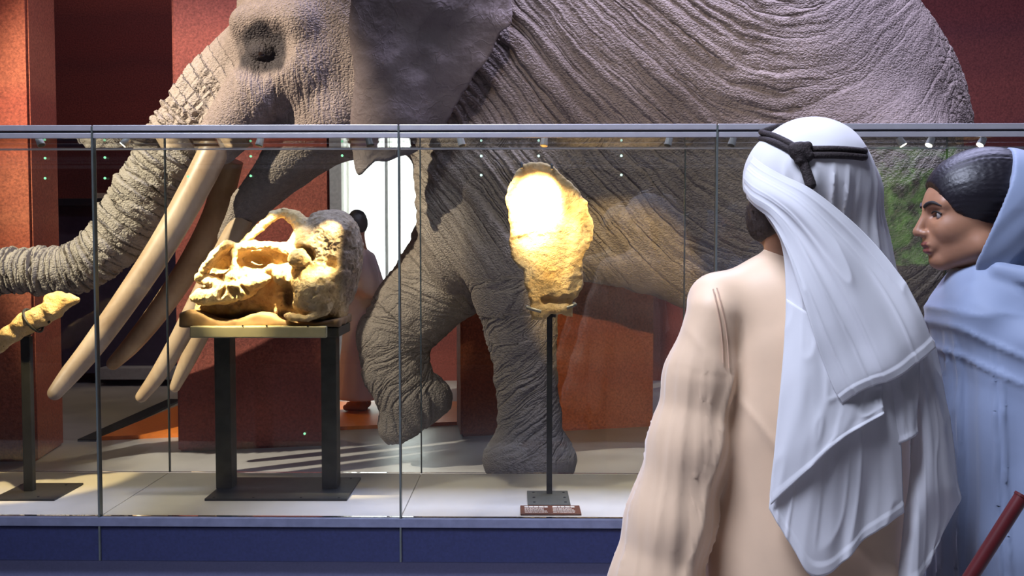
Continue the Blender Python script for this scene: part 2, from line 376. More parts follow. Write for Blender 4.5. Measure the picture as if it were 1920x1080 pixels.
# ================================================================== glass display case
FY, BY = 3.0, 3.6
DECK = W(960, 971, FY)[2]; TOPZ = W(960, 236, FY)[2]
CYAW = math.radians(-0.9)
case = thing('display_case', 'long glass display case on a navy plinth in front of the elephant', 'display case', (0, FY, 0), CYAW)
M_GLASS = glass('case_glass')
M_DECK = plain('deck_stone', (0.72, 0.70, 0.68), 0.6, var=0.05, scale=9, bump=0.05)
M_NAVY = plain('plinth_navy', (0.028, 0.036, 0.11), 0.45, var=0.15, scale=120)
M_BASE = plain('base_blue_grey', (0.22, 0.24, 0.42), 0.6, var=0.06, scale=140)
M_RAIL = plain('rail_steel', (0.56, 0.54, 0.58), 0.4, 0.4, var=0.05)
M_EDGE = plain('pane_edge', (0.13, 0.15, 0.14), 0.3, 0.2, var=0.1)
M_BLACK = plain('gap_black', (0.01, 0.01, 0.015), 0.6)
JX = [-3.26, -2.29, -1.31, -0.352, 0.634, 1.60, 2.57]
X0, X1 = JX[0], JX[-1]
def cp(mb, name, mat, parent=None, smooth=False):   # case part, in case coordinates
    return mb.build(name, mat, parent or case, smooth, world=False)
cp(MB().box(X0, X1, 0.03, BY-FY, 0.0, DECK-0.15, 0.004), 'base', M_BASE)
cp(MB().box(X0-0.01, X1+0.01, -0.004, BY-FY+0.02, DECK-0.145, DECK-0.032, 0.004), 'plinth', M_NAVY)
cp(MB().box(X0-0.01, X1+0.01, -0.012, 0.012, DECK-0.030, DECK-0.001, 0.002), 'front_sill', plain('sill_blue', (0.24, 0.26, 0.38), 0.35, 0.3))
for i in range(len(JX)-1):
    cp(MB().box(JX[i]+0.0015, JX[i+1]-0.0015, 0.014, BY-FY-0.014, DECK-0.03, DECK, 0.001), 'deck_slab', M_DECK)
    cp(MB().box(JX[i]+0.002, JX[i+1]-0.002, 0.0, 0.010, DECK+0.001, TOPZ-0.036), 'front_pane', M_GLASS)
    cp(MB().box(JX[i]+0.002, JX[i+1]-0.002, BY-FY-0.010, BY-FY, DECK+0.001, TOPZ-0.012), 'back_pane', M_GLASS)
    cp(MB().box(JX[i]+0.002, JX[i+1]-0.002, 0.002, BY-FY, TOPZ-0.010, TOPZ), 'top_pane', M_GLASS)
    cp(MB().box(JX[i]+0.002, JX[i+1]-0.002, -0.010, -0.001, TOPZ-0.014, TOPZ+0.004, 0.002), 'top_rail', M_RAIL)
    cp(MB().box(JX[i]+0.002, JX[i+1]-0.002, -0.006, -0.001, TOPZ-0.020, TOPZ-0.0145), 'rail_gap', M_BLACK)
    cp(MB().box(JX[i]+0.002, JX[i+1]-0.002, -0.008, 0.000, TOPZ-0.037, TOPZ-0.0205, 0.002), 'lower_rail', M_RAIL)
for x in JX:
    cp(MB().box(x-0.0028, x+0.0028, -0.011, 0.012, DECK-0.14, TOPZ), 'joint_seal', M_EDGE)
    cp(MB().box(x-0.0022, x+0.0022, BY-FY-0.011, BY-FY+0.001, DECK, TOPZ), 'joint_seal', M_EDGE)
cp(MB().box(X0, X1, BY-FY-0.012, BY-FY+0.002, TOPZ-0.014, TOPZ-0.010), 'rear_rail', M_RAIL)
# light reflections in the glass, added as glowing dots on the back panes
M_LED = emit('reflection_glow', (0.35, 1.0, 0.55), 1.2); M_REFLW = emit('reflection_glow_pale', (0.65, 1.0, 0.9), 1.8)
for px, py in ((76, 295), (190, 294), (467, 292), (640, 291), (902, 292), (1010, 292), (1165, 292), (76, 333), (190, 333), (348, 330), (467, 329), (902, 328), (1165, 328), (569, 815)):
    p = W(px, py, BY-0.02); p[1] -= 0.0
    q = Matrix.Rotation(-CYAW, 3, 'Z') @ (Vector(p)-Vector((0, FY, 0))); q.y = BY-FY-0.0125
    cp(MB().cyl((q.x, q.y, q.z), (q.x, q.y-0.003, q.z), 0.0046, n=10), 'reflected_dot', M_REFLW if 800 < px < 1200 else M_LED)
# small spotlights clipped under the top pane
M_LAMPG = plain('spot_body_grey', (0.35, 0.33, 0.31), 0.5); M_LAMPD = plain('spot_body_dark', (0.06, 0.055, 0.05), 0.5)
M_LENS = emit('spot_lens', (1.0, 0.85, 0.62), 14.0)
LAMPS = [(80, 268, -0.5, 0, 'leftmost small grey spotlight, beside the orange pillar'), (240, 270, 0.7, 1, 'small spotlight under the glass top in front of the trunk'),
 (490, 267, 0.2, 0, 'small grey spotlight under the glass top, left of the bright window'), (694, 266, -0.3, 2, 'small dark spotlight under the glass top in front of the bright window'),
 (865, 264, -0.25, 0, 'small grey spotlight right of the window, left of the tall flat bone'), (1020, 265, 0.1, 0, 'small grey spotlight directly above the tall flat bone'),
 (1252, 264, 0.3, 0, 'small grey spotlight left of the pane joint beside the man'), (1371, 265, 0.35, 0, 'small grey spotlight beside the man\'s headscarf, right of the pane joint'),
 (1685, 270, -0.5, 1, 'brightly glowing small spotlight just right of the man\'s head'), (1740, 269, 0.5, 1, 'lit small spotlight tilted left, above the woman\'s forehead'),
 (1836, 271, 0.6, 1, 'lit small spotlight over the woman\'s hair')]
LPOS = []
for px, py, tilt, kind, lab in LAMPS:
    Yl = 3.065; p = W(px, py, Yl); p[2] = TOPZ-0.045
    p[0] = X_at(px, Yl)
    r = thing('case_spotlight', lab, 'spotlight', (p[0], p[1], TOPZ-0.0115), 0, 'small spotlights under the glass top')
    mb_ = M_LAMPD if kind == 2 else M_LAMPG
    d = Vector((-math.sin(tilt), -0.25, -math.cos(tilt))).normalized(); c = Vector((0, 0, -0.030))
    MB().cyl((0, 0, 0), (0, 0, -0.004), 0.010, n=14).build('base_plate', mb_, r, True, False)
    MB().cyl((0, 0, -0.003), (0, 0, -0.020), 0.003, n=8).build('bracket', mb_, r, True, False)
    MB().cyl(c-d*0.014, c+d*0.014, 0.0105, 0.0125, n=18).build('housing', mb_, r, True, False)
    MB().cyl(c+d*0.0135, c+d*0.0150, 0.0105, n=18).build('lens', M_LENS if kind == 1 else M_LAMPD, r, True, False)
    LPOS.append(Vector((p[0], p[1], TOPZ-0.0115))+c+d*0.03)
def lamp(i, target, deg, power, col=(1.0, 0.70, 0.30), blend=0.3, rad=0.012): return spot('case_lamp', LPOS[i], target, deg, power, col, blend, rad)
# ================================================================== four-tusked elephant
EY = 6.0
def E(px, py, Y=EY): return W(px, py, Y)
def rp(r, Y=EY): return r*Y/F_PX
eleph = thing('elephant_model', 'life-size grey four-tusked elephant model striding behind the glass case', 'elephant', (E(1200, 0)[0], EY, 0))
TR = [(-70, 640, 22, 5.95), (-62, 580, 26, 5.97), (-38, 530, 31, 6), (0, 507, 34, 6), (60, 507, 38, 6), (128, 506, 42, 6), (186, 479, 44, 6), (223, 439, 49, 6), (257, 394, 55, 6), (292, 343, 60, 6), (343, 274, 66, 6), (384, 222, 70, 6), (436, 172, 80, 6), (505, 115, 92, 6)]
TRP = np.array([E(a, b, Y) for a, b, r, Y in TR]); TRR = np.array([rp(r, Y) for a, b, r, Y in TR])
tt = catmull(np.c_[TRP, TRR], 40); TRP, TRR = tt[:, :3], tt[:, 3]
NY, FYR = 5.60, 6.40
def leg(pts, Y): 
    P = np.array([np.r_[W(a, b, Y), rp(r, Y)] for a, b, r in pts]); return P
L_NF = leg([(970, 330, 118), (962, 470, 104), (968, 545, 86), (976, 620, 68), (985, 700, 59), (994, 790, 60), (995, 850, 74)], NY)
L_FF = leg([(900, 400, 105), (845, 505, 92), (775, 580, 76), (736, 632, 66), (742, 690, 62), (768, 745, 62)], FYR)
L_NH = leg([(1600, 360, 200), (1640, 500, 150), (1648, 640, 108), (1680, 760, 76), (1690, 860, 78)], NY)
L_FH = leg([(1480, 380, 190), (1470, 520, 130), (1440, 640, 95), (1460, 760, 70), (1455, 840, 76)], FYR)
def chain(P, C, k=0.05):
    d = None
    for i in range(len(C)-1):
        c = cone(P, C[i, :3], C[i, 3], C[i+1, :3], C[i+1, 3]); d = c if d is None else smin(d, c, k)
    return d
EAX = lambda px: E(px, 0)[0]
def el(P, px, py, rx, rz, ry, Y=EY, R=None): return ell(P, W(px, py, Y), (rp(rx, Y), ry, rp(rz, Y)), R)
def elephant(P):
    x0 = P[:, 0].min(); x1 = P[:, 0].max(); cur = [np.full(len(P), 9.0)]
    def near(a, b): return x0 < EAX(b)+0.75 and x1 > EAX(a)-0.75   # skip what lies far from this batch of points
    def add(f, k, a, b):
        if near(a, b): cur[0] = smin(cur[0], f(), k)
    add(lambda: el(P, 1240, 120, 440, 424, 0.86), 0.22, 800, 1680)
    add(lambda: el(P, 1480, 288, 328, 366, 0.80), 0.22, 1150, 1810)
    add(lambda: el(P, 985, 130, 215, 400, 0.70), 0.25, 770, 1200)
    add(lambda: el(P, 800, 60, 230, 230, 0.50), 0.20, 570, 1030)
    add(lambda: el(P, 868, 370, 92, 180, 0.50), 0.10, 770, 970)
    add(lambda: el(P, 630, -40, 165, 235, 0.46, R=rot('Y', 25)), 0.18, 430, 830)
    add(lambda: el(P, 575, 130, 118, 120, 0.46), 0.10, 457, 693)
    add(lambda: el(P, 640, 215, 95, 85, 0.36), 0.10, 545, 735)
    def trunk():
        tr = None
        for i in range(len(TRP)-1):
            c = cone(P, TRP[i], TRR[i], TRP[i+1], TRR[i+1]); tr = c if tr is None else smin(tr, c, 0.02)
        return tr
    add(trunk, 0.07, -110, 600)
    if near(380, 700):
        d = cur[0]
        for s in (-1, 1):   # tusk sheaths, jaw halves, brow, eye hollow, lids
            d = smin(d, cone(P, W(480, 180, EY+s*0.26), rp(58), W(408, 268, EY+s*0.28), rp(40)), 0.06)
            d = smin(d, cone(P, E(620, 235)+[0, s*0.16, 0], rp(62), E(540, 308)+[0, s*0.12, 0], rp(40)), 0.06)
            d = smin(d, cone(P, E(540, 308)+[0, s*0.12, 0], rp(40), E(470, 383)+[0, s*0.08, 0], rp(28)), 0.04)
            d = smin(d, cone(P, E(470, 383)+[0, s*0.08, 0], rp(28), E(424, 446)+[0, s*0.05, 0], rp(12)), 0.03)
            d = smin(d, cone(P, W(455, 40, EY+s*0.30), 0.07, W(560, 34, EY+s*0.40), 0.09), 0.12)      # brow
            if EYE_Y:
                e_ = lambda a, b, q: W(a, b, EYE_Y+q)*np.array([1, -s, 1])+np.array([0, (1+s)*EY, 0])
                d = smax(d, -ell(P, e_(488, 92, -0.03), (0.165, 0.105, 0.135), rot('Y', -15)), 0.07)      # eye hollow
                d = smin(d, ell(P, e_(494, 98, 0.085), (0.085, 0.065, 0.055)), 0.02)                    # lid mound
                d = smax(d, -cone(P, e_(476, 100, 0.010), 0.009, e_(514, 96, 0.022), 0.006), 0.008)         # slit
        cur[0] = d
    add(lambda: smin(chain(P, L_NF, 0.04), el(P, 994, 862, 92, 62, 0.29, NY), 0.05), 0.12, 850, 1120)
    def lifted():
        f = chain(P, L_FF, 0.06)
        f = smin(f, cone(P, W(752, 796, FYR), rp(46, FYR), W(806, 748, FYR), rp(46, FYR)), 0.05)
        return smax(f, ((P-W(790, 810, FYR))@np.array([0.52, 0, -0.85])), 0.04)
    add(lifted, 0.10, 640, 1010)
    add(lambda: smin(chain(P, L_NH, 0.06), el(P, 1688, 868, 96, 60, 0.29, NY), 0.05), 0.14, 1380, 1850)
    add(lambda: smin(chain(P, L_FH, 0.06), el(P, 1452, 850, 96, 56, 0.29, FYR), 0.05), 0.12, 1280, 1680)
    return smax(cur[0], 0.004-P[:, 2], 0.03)
EYE_Y = 0; EYE_Y = hitY(elephant, 500, 98, 5.0, 6.0)
lo = np.array([E(-110, 0)[0], EY-1.2, -0.05]); hi = np.array([E(1880, 0)[0], EY+1.2, 4.4])
V, Q = mesher(elephant, lo, hi, 0.0190, margin=2.2)
# finer faces over the head and trunk
def refine(V, Q, mask):
    A = Q[mask]; keep = Q[~mask]; E_ = np.sort(np.stack([A, np.roll(A, -1, 1)], -1).reshape(-1, 2), 1)
    ue, inv = np.unique(E_, axis=0, return_inverse=True); inv = inv.reshape(-1, 4); n0 = len(V)
    M = (V[ue[:, 0]]+V[ue[:, 1]])/2; Cc = V[A].mean(1); e = n0+inv; c = n0+len(M)+np.arange(len(A))
    V = np.vstack([V, M, Cc]); new = np.concatenate([np.stack([A[:, i], e[:, i], c, e[:, (i-1) % 4]], 1) for i in range(4)])
    return V, np.vstack([keep, new])
V, Q = refine(V, Q, (960+V[Q].mean(1)[:, 0]*F_PX/EY) < 690)
def nearest(V, C):
    """closest station on a polyline: arclength, angle about it, distance over radius"""
    seg = np.diff(C[:, :3], axis=0); L = np.linalg.norm(seg, axis=1); S0 = np.r_[0, np.cumsum(L)]
    best = np.full(len(V), 1e9); s = np.zeros(len(V)); rr = np.ones(len(V)); ang = np.zeros(len(V))
    for i in range(len(seg)):
        t = np.clip((V-C[i, :3])@seg[i]/(L[i]**2), 0, 1); q = V-(C[i, :3]+t[:, None]*seg[i]); d = np.linalg.norm(q, axis=1)
        r = C[i, 3]+t*(C[i+1, 3]-C[i, 3]); m = d/r < best; best[m] = (d/r)[m]; s[m] = (S0[i]+t*L[i])[m]; rr[m] = r[m]
        tx = seg[i]/L[i]; n1 = np.cross(tx, [0, 1, 0]); n1 /= np.linalg.norm(n1)
        ang[m] = np.arctan2(q@n1, -q[:, 1])[m]
    return s, ang, best, rr, S0[-1]
px = 960+V[:, 0]*F_PX/EY; py = 460-(V[:, 2]-1.5)*F_PX/EY
st, at_, bt, rt, Lt = nearest(V, np.c_[TRP, TRR])
m_tr = sstep(1.30, 1.04, bt)*sstep(Lt-0.02, Lt-0.40, st)
SS = np.linspace(0, Lt, 200); UU = np.r_[0, np.cumsum(np.diff(SS)/np.interp((SS[1:]+SS[:-1])/2, [0, 0.9, 1.6, Lt], [0.033, 0.040, 0.056, 0.062]))]
ul = np.zeros(len(V)); wl = np.zeros(len(V)); bb = np.full(len(V), 9.0); ml = np.zeros(len(V))
for C, s0 in ((L_NF, 0.30), (L_FF, 0.30), (L_NH, 0.55), (L_FH, 0.5)):
    s, a_, b_, r_, L_ = nearest(V, C); k = ((V[:, 1] < EY) == (C[0, 1] < EY)) & ((px < 1270) == (C[0, 0] < E(1270, 0)[0]))
    ul[k] = (s+0.10*a_)[k]; wl[k] = (a_*0.22)[k]; ml[k] = (sstep(1.6, 1.15, b_)*sstep(s0, s0+0.35, s))[k]
m_ck = np.exp(-(((px-570)/95)**2+((py-190)/75)**2)*0.9)*(m_tr < 0.5)
m_hd = sstep(760, 660, px)*(1-m_tr)
ub = (py+1.35*(np.sqrt((px-1400)**2+220.0**2)-220))/300.0
m_bd = np.clip(1-ml-m_hd-m_tr, 0, 1)
m_cr = sstep(1640, 1760, px)*sstep(420, 200, py)
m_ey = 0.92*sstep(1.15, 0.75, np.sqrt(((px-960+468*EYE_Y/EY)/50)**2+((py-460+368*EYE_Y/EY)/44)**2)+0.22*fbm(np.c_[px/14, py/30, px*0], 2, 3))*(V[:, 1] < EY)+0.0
fold = fbm(np.c_[ub*5.0, px/300*0.8, V[:, 1]], 2, 3)
me = npmesh('body', local(V, eleph), Q)
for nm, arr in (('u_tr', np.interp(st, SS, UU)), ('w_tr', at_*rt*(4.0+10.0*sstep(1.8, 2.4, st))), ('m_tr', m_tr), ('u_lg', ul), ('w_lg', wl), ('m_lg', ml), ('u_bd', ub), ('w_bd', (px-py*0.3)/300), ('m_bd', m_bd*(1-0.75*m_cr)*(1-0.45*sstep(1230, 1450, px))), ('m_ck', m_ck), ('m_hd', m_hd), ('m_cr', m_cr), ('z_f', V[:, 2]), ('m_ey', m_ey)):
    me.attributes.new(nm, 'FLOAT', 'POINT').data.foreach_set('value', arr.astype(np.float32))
t = NT('elephant_skin'); p = t.pos()
def ridge(vec, scale, detail, rough=0.5, dist=0.0, pw=3.0):
    n = t.noise(vec, scale, detail, rough, dist)
    r = t.math('SUBTRACT', 1.0, t.math('ABSOLUTE', t.math('MULTIPLY_ADD', n, 4.0, -2.0)), clamp=True); return t.math('POWER', r, pw)
warp = t.math('MULTIPLY', t.noise(p, 1.6, 3, 0.6), 0.22)
ampm = t.mr(t.noise(p, 1.1, 2), 0.32, 0.68, 0.35, 1.25)
py_ = t.sep(p)[1]
hb = ridge(t.xyz(t.math('MULTIPLY', t.math('ADD', t.attr('u_bd'), warp), 7.5), t.math('MULTIPLY', t.attr('w_bd'), 1.1), t.math('MULTIPLY', py_, 0.8)), 1.0, 2.5, 0.55, 0.25, 2.2)
hl = ridge(t.xyz(t.math('MULTIPLY', t.math('ADD', t.attr('u_lg'), warp), 15.0), t.math('MULTIPLY', t.attr('w_lg'), 2.2), t.math('MULTIPLY', py_, 0.6)), 1.0, 2.5, 0.55, 0.25, 2.2)
tv = t.xyz(t.math('ADD', t.attr('u_tr'), t.math('MULTIPLY', t.noise(p, 6, 2), 1.3)), t.attr('w_tr'), 0)
ht = t.math('SUBTRACT', 1.0, t.mr(t.voro(tv, 1.0, rnd=0.8), 0.0, 0.28, 0.0, 1.0), clamp=True)
hr = t.math('POWER', t.math('ABSOLUTE', t.math('SINE', t.math('MULTIPLY', t.math('ADD', t.attr('u_tr'), t.math('MULTIPLY', t.noise(p, 5, 3), 1.6)), 3.14159))), 0.45)
hc = ridge(t.vmath('MULTIPLY', p, (22, 5, 4)), 1.0, 2, 0.5, 0.3, 2.0)
hk = t.math('SUBTRACT', 1.0, t.mr(t.voro(t.vmath('ADD', p, t.xyz(warp, warp, warp)), 15.0), 0.0, 0.16), clamp=True)
hf = t.math('SUBTRACT', 1.0, t.mr(t.voro(t.vmath('MULTIPLY', p, (1, 1, 1.4)), 46.0), 0.0, 0.25), clamp=True)
fine = t.noise(p, 38, 4, 0.6)
H = None
for mk, h, amp in (('m_bd', hb, -0.032), ('m_lg', hl, -0.024), ('m_tr', ht, -0.022), ('m_tr', hr, 0.030), ('m_ck', hc, -0.010), ('m_cr', hk, -0.016), (None, hf, -0.0030), (None, fine, 0.006)):
    x = t.math('MULTIPLY', h, amp)
    if mk: x = t.math('MULTIPLY', x, t.attr(mk))
    if mk in ('m_bd', 'm_lg'): x = t.math('MULTIPLY', x, ampm)
    H = x if H is None else t.math('ADD', H, x)
t.disp(H)
big = t.noise(p, 1.3, 4, 0.6)
c = t.ramp(big, [(0.3, (0.150, 0.115, 0.098)), (0.52, (0.215, 0.170, 0.145)), (0.72, (0.27, 0.215, 0.18))])
c = t.mix(t.mr(fine, 0.3, 0.7), t.vmath('MULTIPLY', c, (0.8, 0.8, 0.8)), t.vmath('MULTIPLY', c, (1.15, 1.15, 1.15)))
c = t.mix(t.math('MULTIPLY', t.attr('m_tr'), 0.55), c, (0.36, 0.315, 0.265))
c = t.mix(t.attr('m_ey'), c, (0.018, 0.015, 0.018))  # shade of the eye hollow put into the skin colour
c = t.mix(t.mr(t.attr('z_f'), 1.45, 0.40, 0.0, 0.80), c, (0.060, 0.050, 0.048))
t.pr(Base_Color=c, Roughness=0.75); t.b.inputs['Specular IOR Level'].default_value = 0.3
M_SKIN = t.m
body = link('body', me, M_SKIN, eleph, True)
# ear: a thick leaf of skin standing off the neck
EARO = [(690, -150), (800, -200), (905, -120), (950, -40), (962, 20), (958, 46), (940, 60), (922, 98), (893, 135), (868, 178), (846, 216), (815, 262), (770, 288), (735, 298), (705, 303), (690, 318), (673, 331), (662, 300), (656, 240), (664, 150), (655, 60), (660, -40)]
def ear_mesh(side):
    O = catmull(np.array(EARO+[EARO[0]], float), 161)[:-1]
    c0 = np.array([780., 60.]); rings = np.linspace(0.0, 1.0, 26)[1:]; V = [];
    O = O+(fbm(np.c_[np.arange(160)*0.35, np.zeros(160), np.zeros(160)], 2, 5)*3.5)[:, None]*((O-c0)/np.linalg.norm(O-c0, axis=1)[:, None])
    def depth(a, b):   # stand-off from the mid plane
        f = np.clip((a-650)/310, 0, 1); g = np.clip((b+150)/470, 0, 1)
        return 0.62+0.32*np.sqrt(f)*(1-0.25*g)-0.05*np.sin(f*9+g*3)*g-0.10*sstep(0.75, 1.0, g)*(1-f)
    for sgn in (0, 1):
        V.append((c0[0], c0[1], sgn, 0.0))
        for r in rings: V += [(x, y, sgn, r) for x, y in (c0+(O-c0)*r)]
    V = np.array(V); n = len(V)//2
    d = depth(V[:, 0], V[:, 1])+0.02*fbm(np.c_[V[:, 0]/60, V[:, 1]/60, V[:, 0]*0], 3, 9)
    th = 0.020*(1-V[:, 3]**6)+0.004
    off = d+np.where(V[:, 2] == 0, th, -th)
    P = np.array([W(a, b, EY-o) for (a, b, _, _), o in zip(V, off)])
    if side > 0: P = P*[1, -1, 1]+[0.10, 2*EY, 0.30]
    m = 160; Q = []; T = []
    for s in (0, 1):
        o = s*n
        for j in range(m):
            T.append((o, o+1+j, o+1+(j+1) % m)); 
            for k in range(len(rings)-1):
                a = o+1+k*m+j; b = o+1+k*m+(j+1) % m; Q.append((a, a+m, b+m, b))
    a0 = 1+(len(rings)-1)*m
    for j in range(m): Q.append((a0+j, n+a0+j, n+a0+(j+1) % m, a0+(j+1) % m))
    Q = Q+[(a, b, c, c) for a, b, c in T]
    me = bpy.data.meshes.new('ear'); me.from_pydata((P-np.array(eleph.location)).tolist(), [], [q if q[2] != q[3] else q[:3] for q in Q])
    bm = bmesh.new(); bm.from_mesh(me); bmesh.ops.recalc_face_normals(bm, faces=bm.faces); bm.to_mesh(me); bm.free(); return me
t = NT('ear_skin'); p = t.pos(); n1 = t.noise(p, 2.2, 4, 0.6, 0.4); n2 = t.noise(p, 32, 4)
v = t.math('SUBTRACT', 1.0, t.mr(t.voro(t.vmath('ADD', p, t.xyz(n1, n1, n1)), 4.5), 0.0, 0.05), clamp=True)
t.pr(Base_Color=t.ramp(n1, [(0.3, (0.105, 0.078, 0.074)), (0.7, (0.20, 0.155, 0.145))]), Roughness=0.75)
t.bump(t.math('ADD', t.math('MULTIPLY', v, 0.25), n2), 0.6, 0.012); M_EAR = t.m
for s in (-1, 1): link('ear', ear_mesh(s), M_EAR, eleph, True)
# eyes
for s in (-1, 1):
    c = W(492, 99, EYE_Y+0.060); c[1] = c[1] if s < 0 else 2*EY-c[1]; MB().ball(c, 0.036).build('eye', plain('eye_dark', (0.02, 0.012, 0.01), 0.12, bump=0), eleph, True)
# tusks
t = NT('ivory'); p = t.pos(); n = t.noise(t.vmath('MULTIPLY', p, (3, 3, 3)), 1.0, 4, 0.6, 0.5); f = t.noise(t.vmath('MULTIPLY', p, (60, 60, 14)), 1.0, 3)
t.pr(Base_Color=t.mix(t.mr(f, 0.3, 0.7, 0.0, 0.25), t.ramp(n, [(0.25, (0.24, 0.135, 0.070)), (0.45, (0.43, 0.285, 0.165)), (0.7, (0.54, 0.39, 0.25))]), (0.27, 0.17, 0.10)), Roughness=0.42); t.bump(f, 0.15, 0.004); M_IVORY = t.m
def tusk(pts, Y0, Y1):
    n = len(pts); C = catmull(np.array([np.r_[W(a, b, Y0+(Y1-Y0)*i/(n-1)), rp(r, Y0)] for i, (a, b, r) in enumerate(pts)]), 28)
    tip = C[-1]; prev = C[-2]; d = (tip[:3]-prev[:3]); d /= np.linalg.norm(d)
    ext = [np.r_[tip[:3]+d*tip[3]*k, tip[3]*q] for k, q in ((0.35, 0.92), (0.65, 0.72), (0.85, 0.48), (0.95, 0.2))]
    C = np.vstack([C, ext]); return MB().tube(C[:, :3], C[:, 3], 20).build('tusk', M_IVORY, eleph, True)
tusk([(418, 232, 26), (400, 285, 27), (352, 378, 26), (300, 468, 24.5), (235, 565, 22.5), (170, 655, 20), (128, 706, 17), (103, 737, 13)], 5.70, 5.35)
tusk([(432, 300, 24), (405, 400, 24), (360, 490, 23), (300, 580, 21), (248, 645, 18), (212, 682, 13)], 6.28, 6.65)
tusk([(455, 408, 20), (418, 478, 20), (375, 560, 19), (335, 638, 17.5), (295, 705, 15), (265, 744, 11)], 5.92, 5.88)
tusk([(465, 402, 20), (440, 470, 20), (408, 555, 19), (375, 628, 17), (345, 690, 14), (328, 726, 10)], 6.10, 6.20)
# ================================================================== fossils and their stands
def poly_sdf(X, Z, pts):
    """signed distance to a closed outline"""
    P = np.asarray(pts, float); n = len(P); d = np.full(len(X), 1e9); ins = np.zeros(len(X), bool)
    for i in range(n):
        a = P[i]; b = P[(i+1) % n]; e = b-a; wx = X-a[0]; wz = Z-a[1]
        t = np.clip((wx*e[0]+wz*e[1])/(e@e+1e-12), 0, 1); d = np.minimum(d, (wx-t*e[0])**2+(wz-t*e[1])**2)
        c = ((a[1] <= Z) != (b[1] <= Z)); xi = a[0]+(Z-a[1])*(e[0]/(e[1] if abs(e[1]) > 1e-12 else 1e-12)); ins ^= c & (X < xi)
    d = np.sqrt(d); return np.where(ins, -d, d)
def bone_mat(name, cols, dark=True):
    t = NT(name); p = t.pos(); n = t.noise(p, 9, 5, 0.6, 0.4); f = t.noise(p, 70, 5, 0.65)
    c = t.ramp(n, [(0.28, cols[0]), (0.48, cols[1]), (0.72, cols[2])])
    cr = t.mr(t.voro(t.vmath('ADD', p, t.xyz(t.math('MULTIPLY', n, 0.2), 0, t.math('MULTIPLY', n, 0.2))), 22.0), 0.0, 0.03)
    pit = t.mr(f, 0.28, 0.40)
    c = t.mix(t.math('MULTIPLY', t.math('SUBTRACT', 1.0, pit, clamp=True), 0.7), c, (0.10, 0.055, 0.03))
    if dark:
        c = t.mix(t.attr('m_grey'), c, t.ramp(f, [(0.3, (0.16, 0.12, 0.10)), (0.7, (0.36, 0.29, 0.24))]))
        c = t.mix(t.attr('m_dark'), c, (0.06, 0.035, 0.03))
    h = t.math('ADD', t.math('MULTIPLY', cr, 0.10 if dark else 0.15), t.math('ADD', t.math('MULTIPLY', f, 0.8), t.math('MULTIPLY', n, 0.8)))
    t.pr(Base_Color=c, Roughness=0.75); t.bump(h, 0.8, 0.010); return t.m
M_BONE = bone_mat('fossil_bone', [(0.34, 0.19, 0.07), (0.62, 0.44, 0.22), (0.76, 0.61, 0.40)])
M_BONE2 = bone_mat('fossil_bone_pale', [(0.46, 0.27, 0.09), (0.62, 0.42, 0.20), (0.72, 0.56, 0.36)], False)
M_STEEL = plain('stand_bronze', (0.10, 0.095, 0.075), 0.42, 0.6, var=0.2, scale=25)
M_PLATE = plain('stand_plate_dark', (0.045, 0.047, 0.050), 0.5, 0.4, var=0.2)
KY = 3.30
def K(px, py, dy=0.0): return W(px, py, KY)+np.array([0, dy, 0])
def rk(r): return r*KY/F_PX
SK = [(362, 596), (372, 562), (384, 527), (391, 502), (416, 466), (440, 458), (470, 462), (510, 458), (548, 452), (560, 425), (584, 407), (592, 401), (620, 399), (645, 406), (662, 429), (673, 456), (667, 495), (654, 540), (645, 590), (641, 600), (560, 602), (430, 598)]
SKP = [(K(a, b)[0], K(a, b)[2]) for a, b in SK]
def kell(P, px, py, dy, rx, rz, ry, R=None): return ell(P, K(px, py, dy), (rk(rx), ry, rk(rz)), R)
def kcone(P, a, b): return cone(P, K(a[0], a[1], a[2]), rk(a[3]), K(b[0], b[1], b[2]), rk(b[3]))
def kpath(P, pts, k=0.006):
    d = None
    for i in range(len(pts)-1):
        c = kcone(P, pts[i], pts[i+1]); d = c if d is None else smin(d, c, k)
    return d
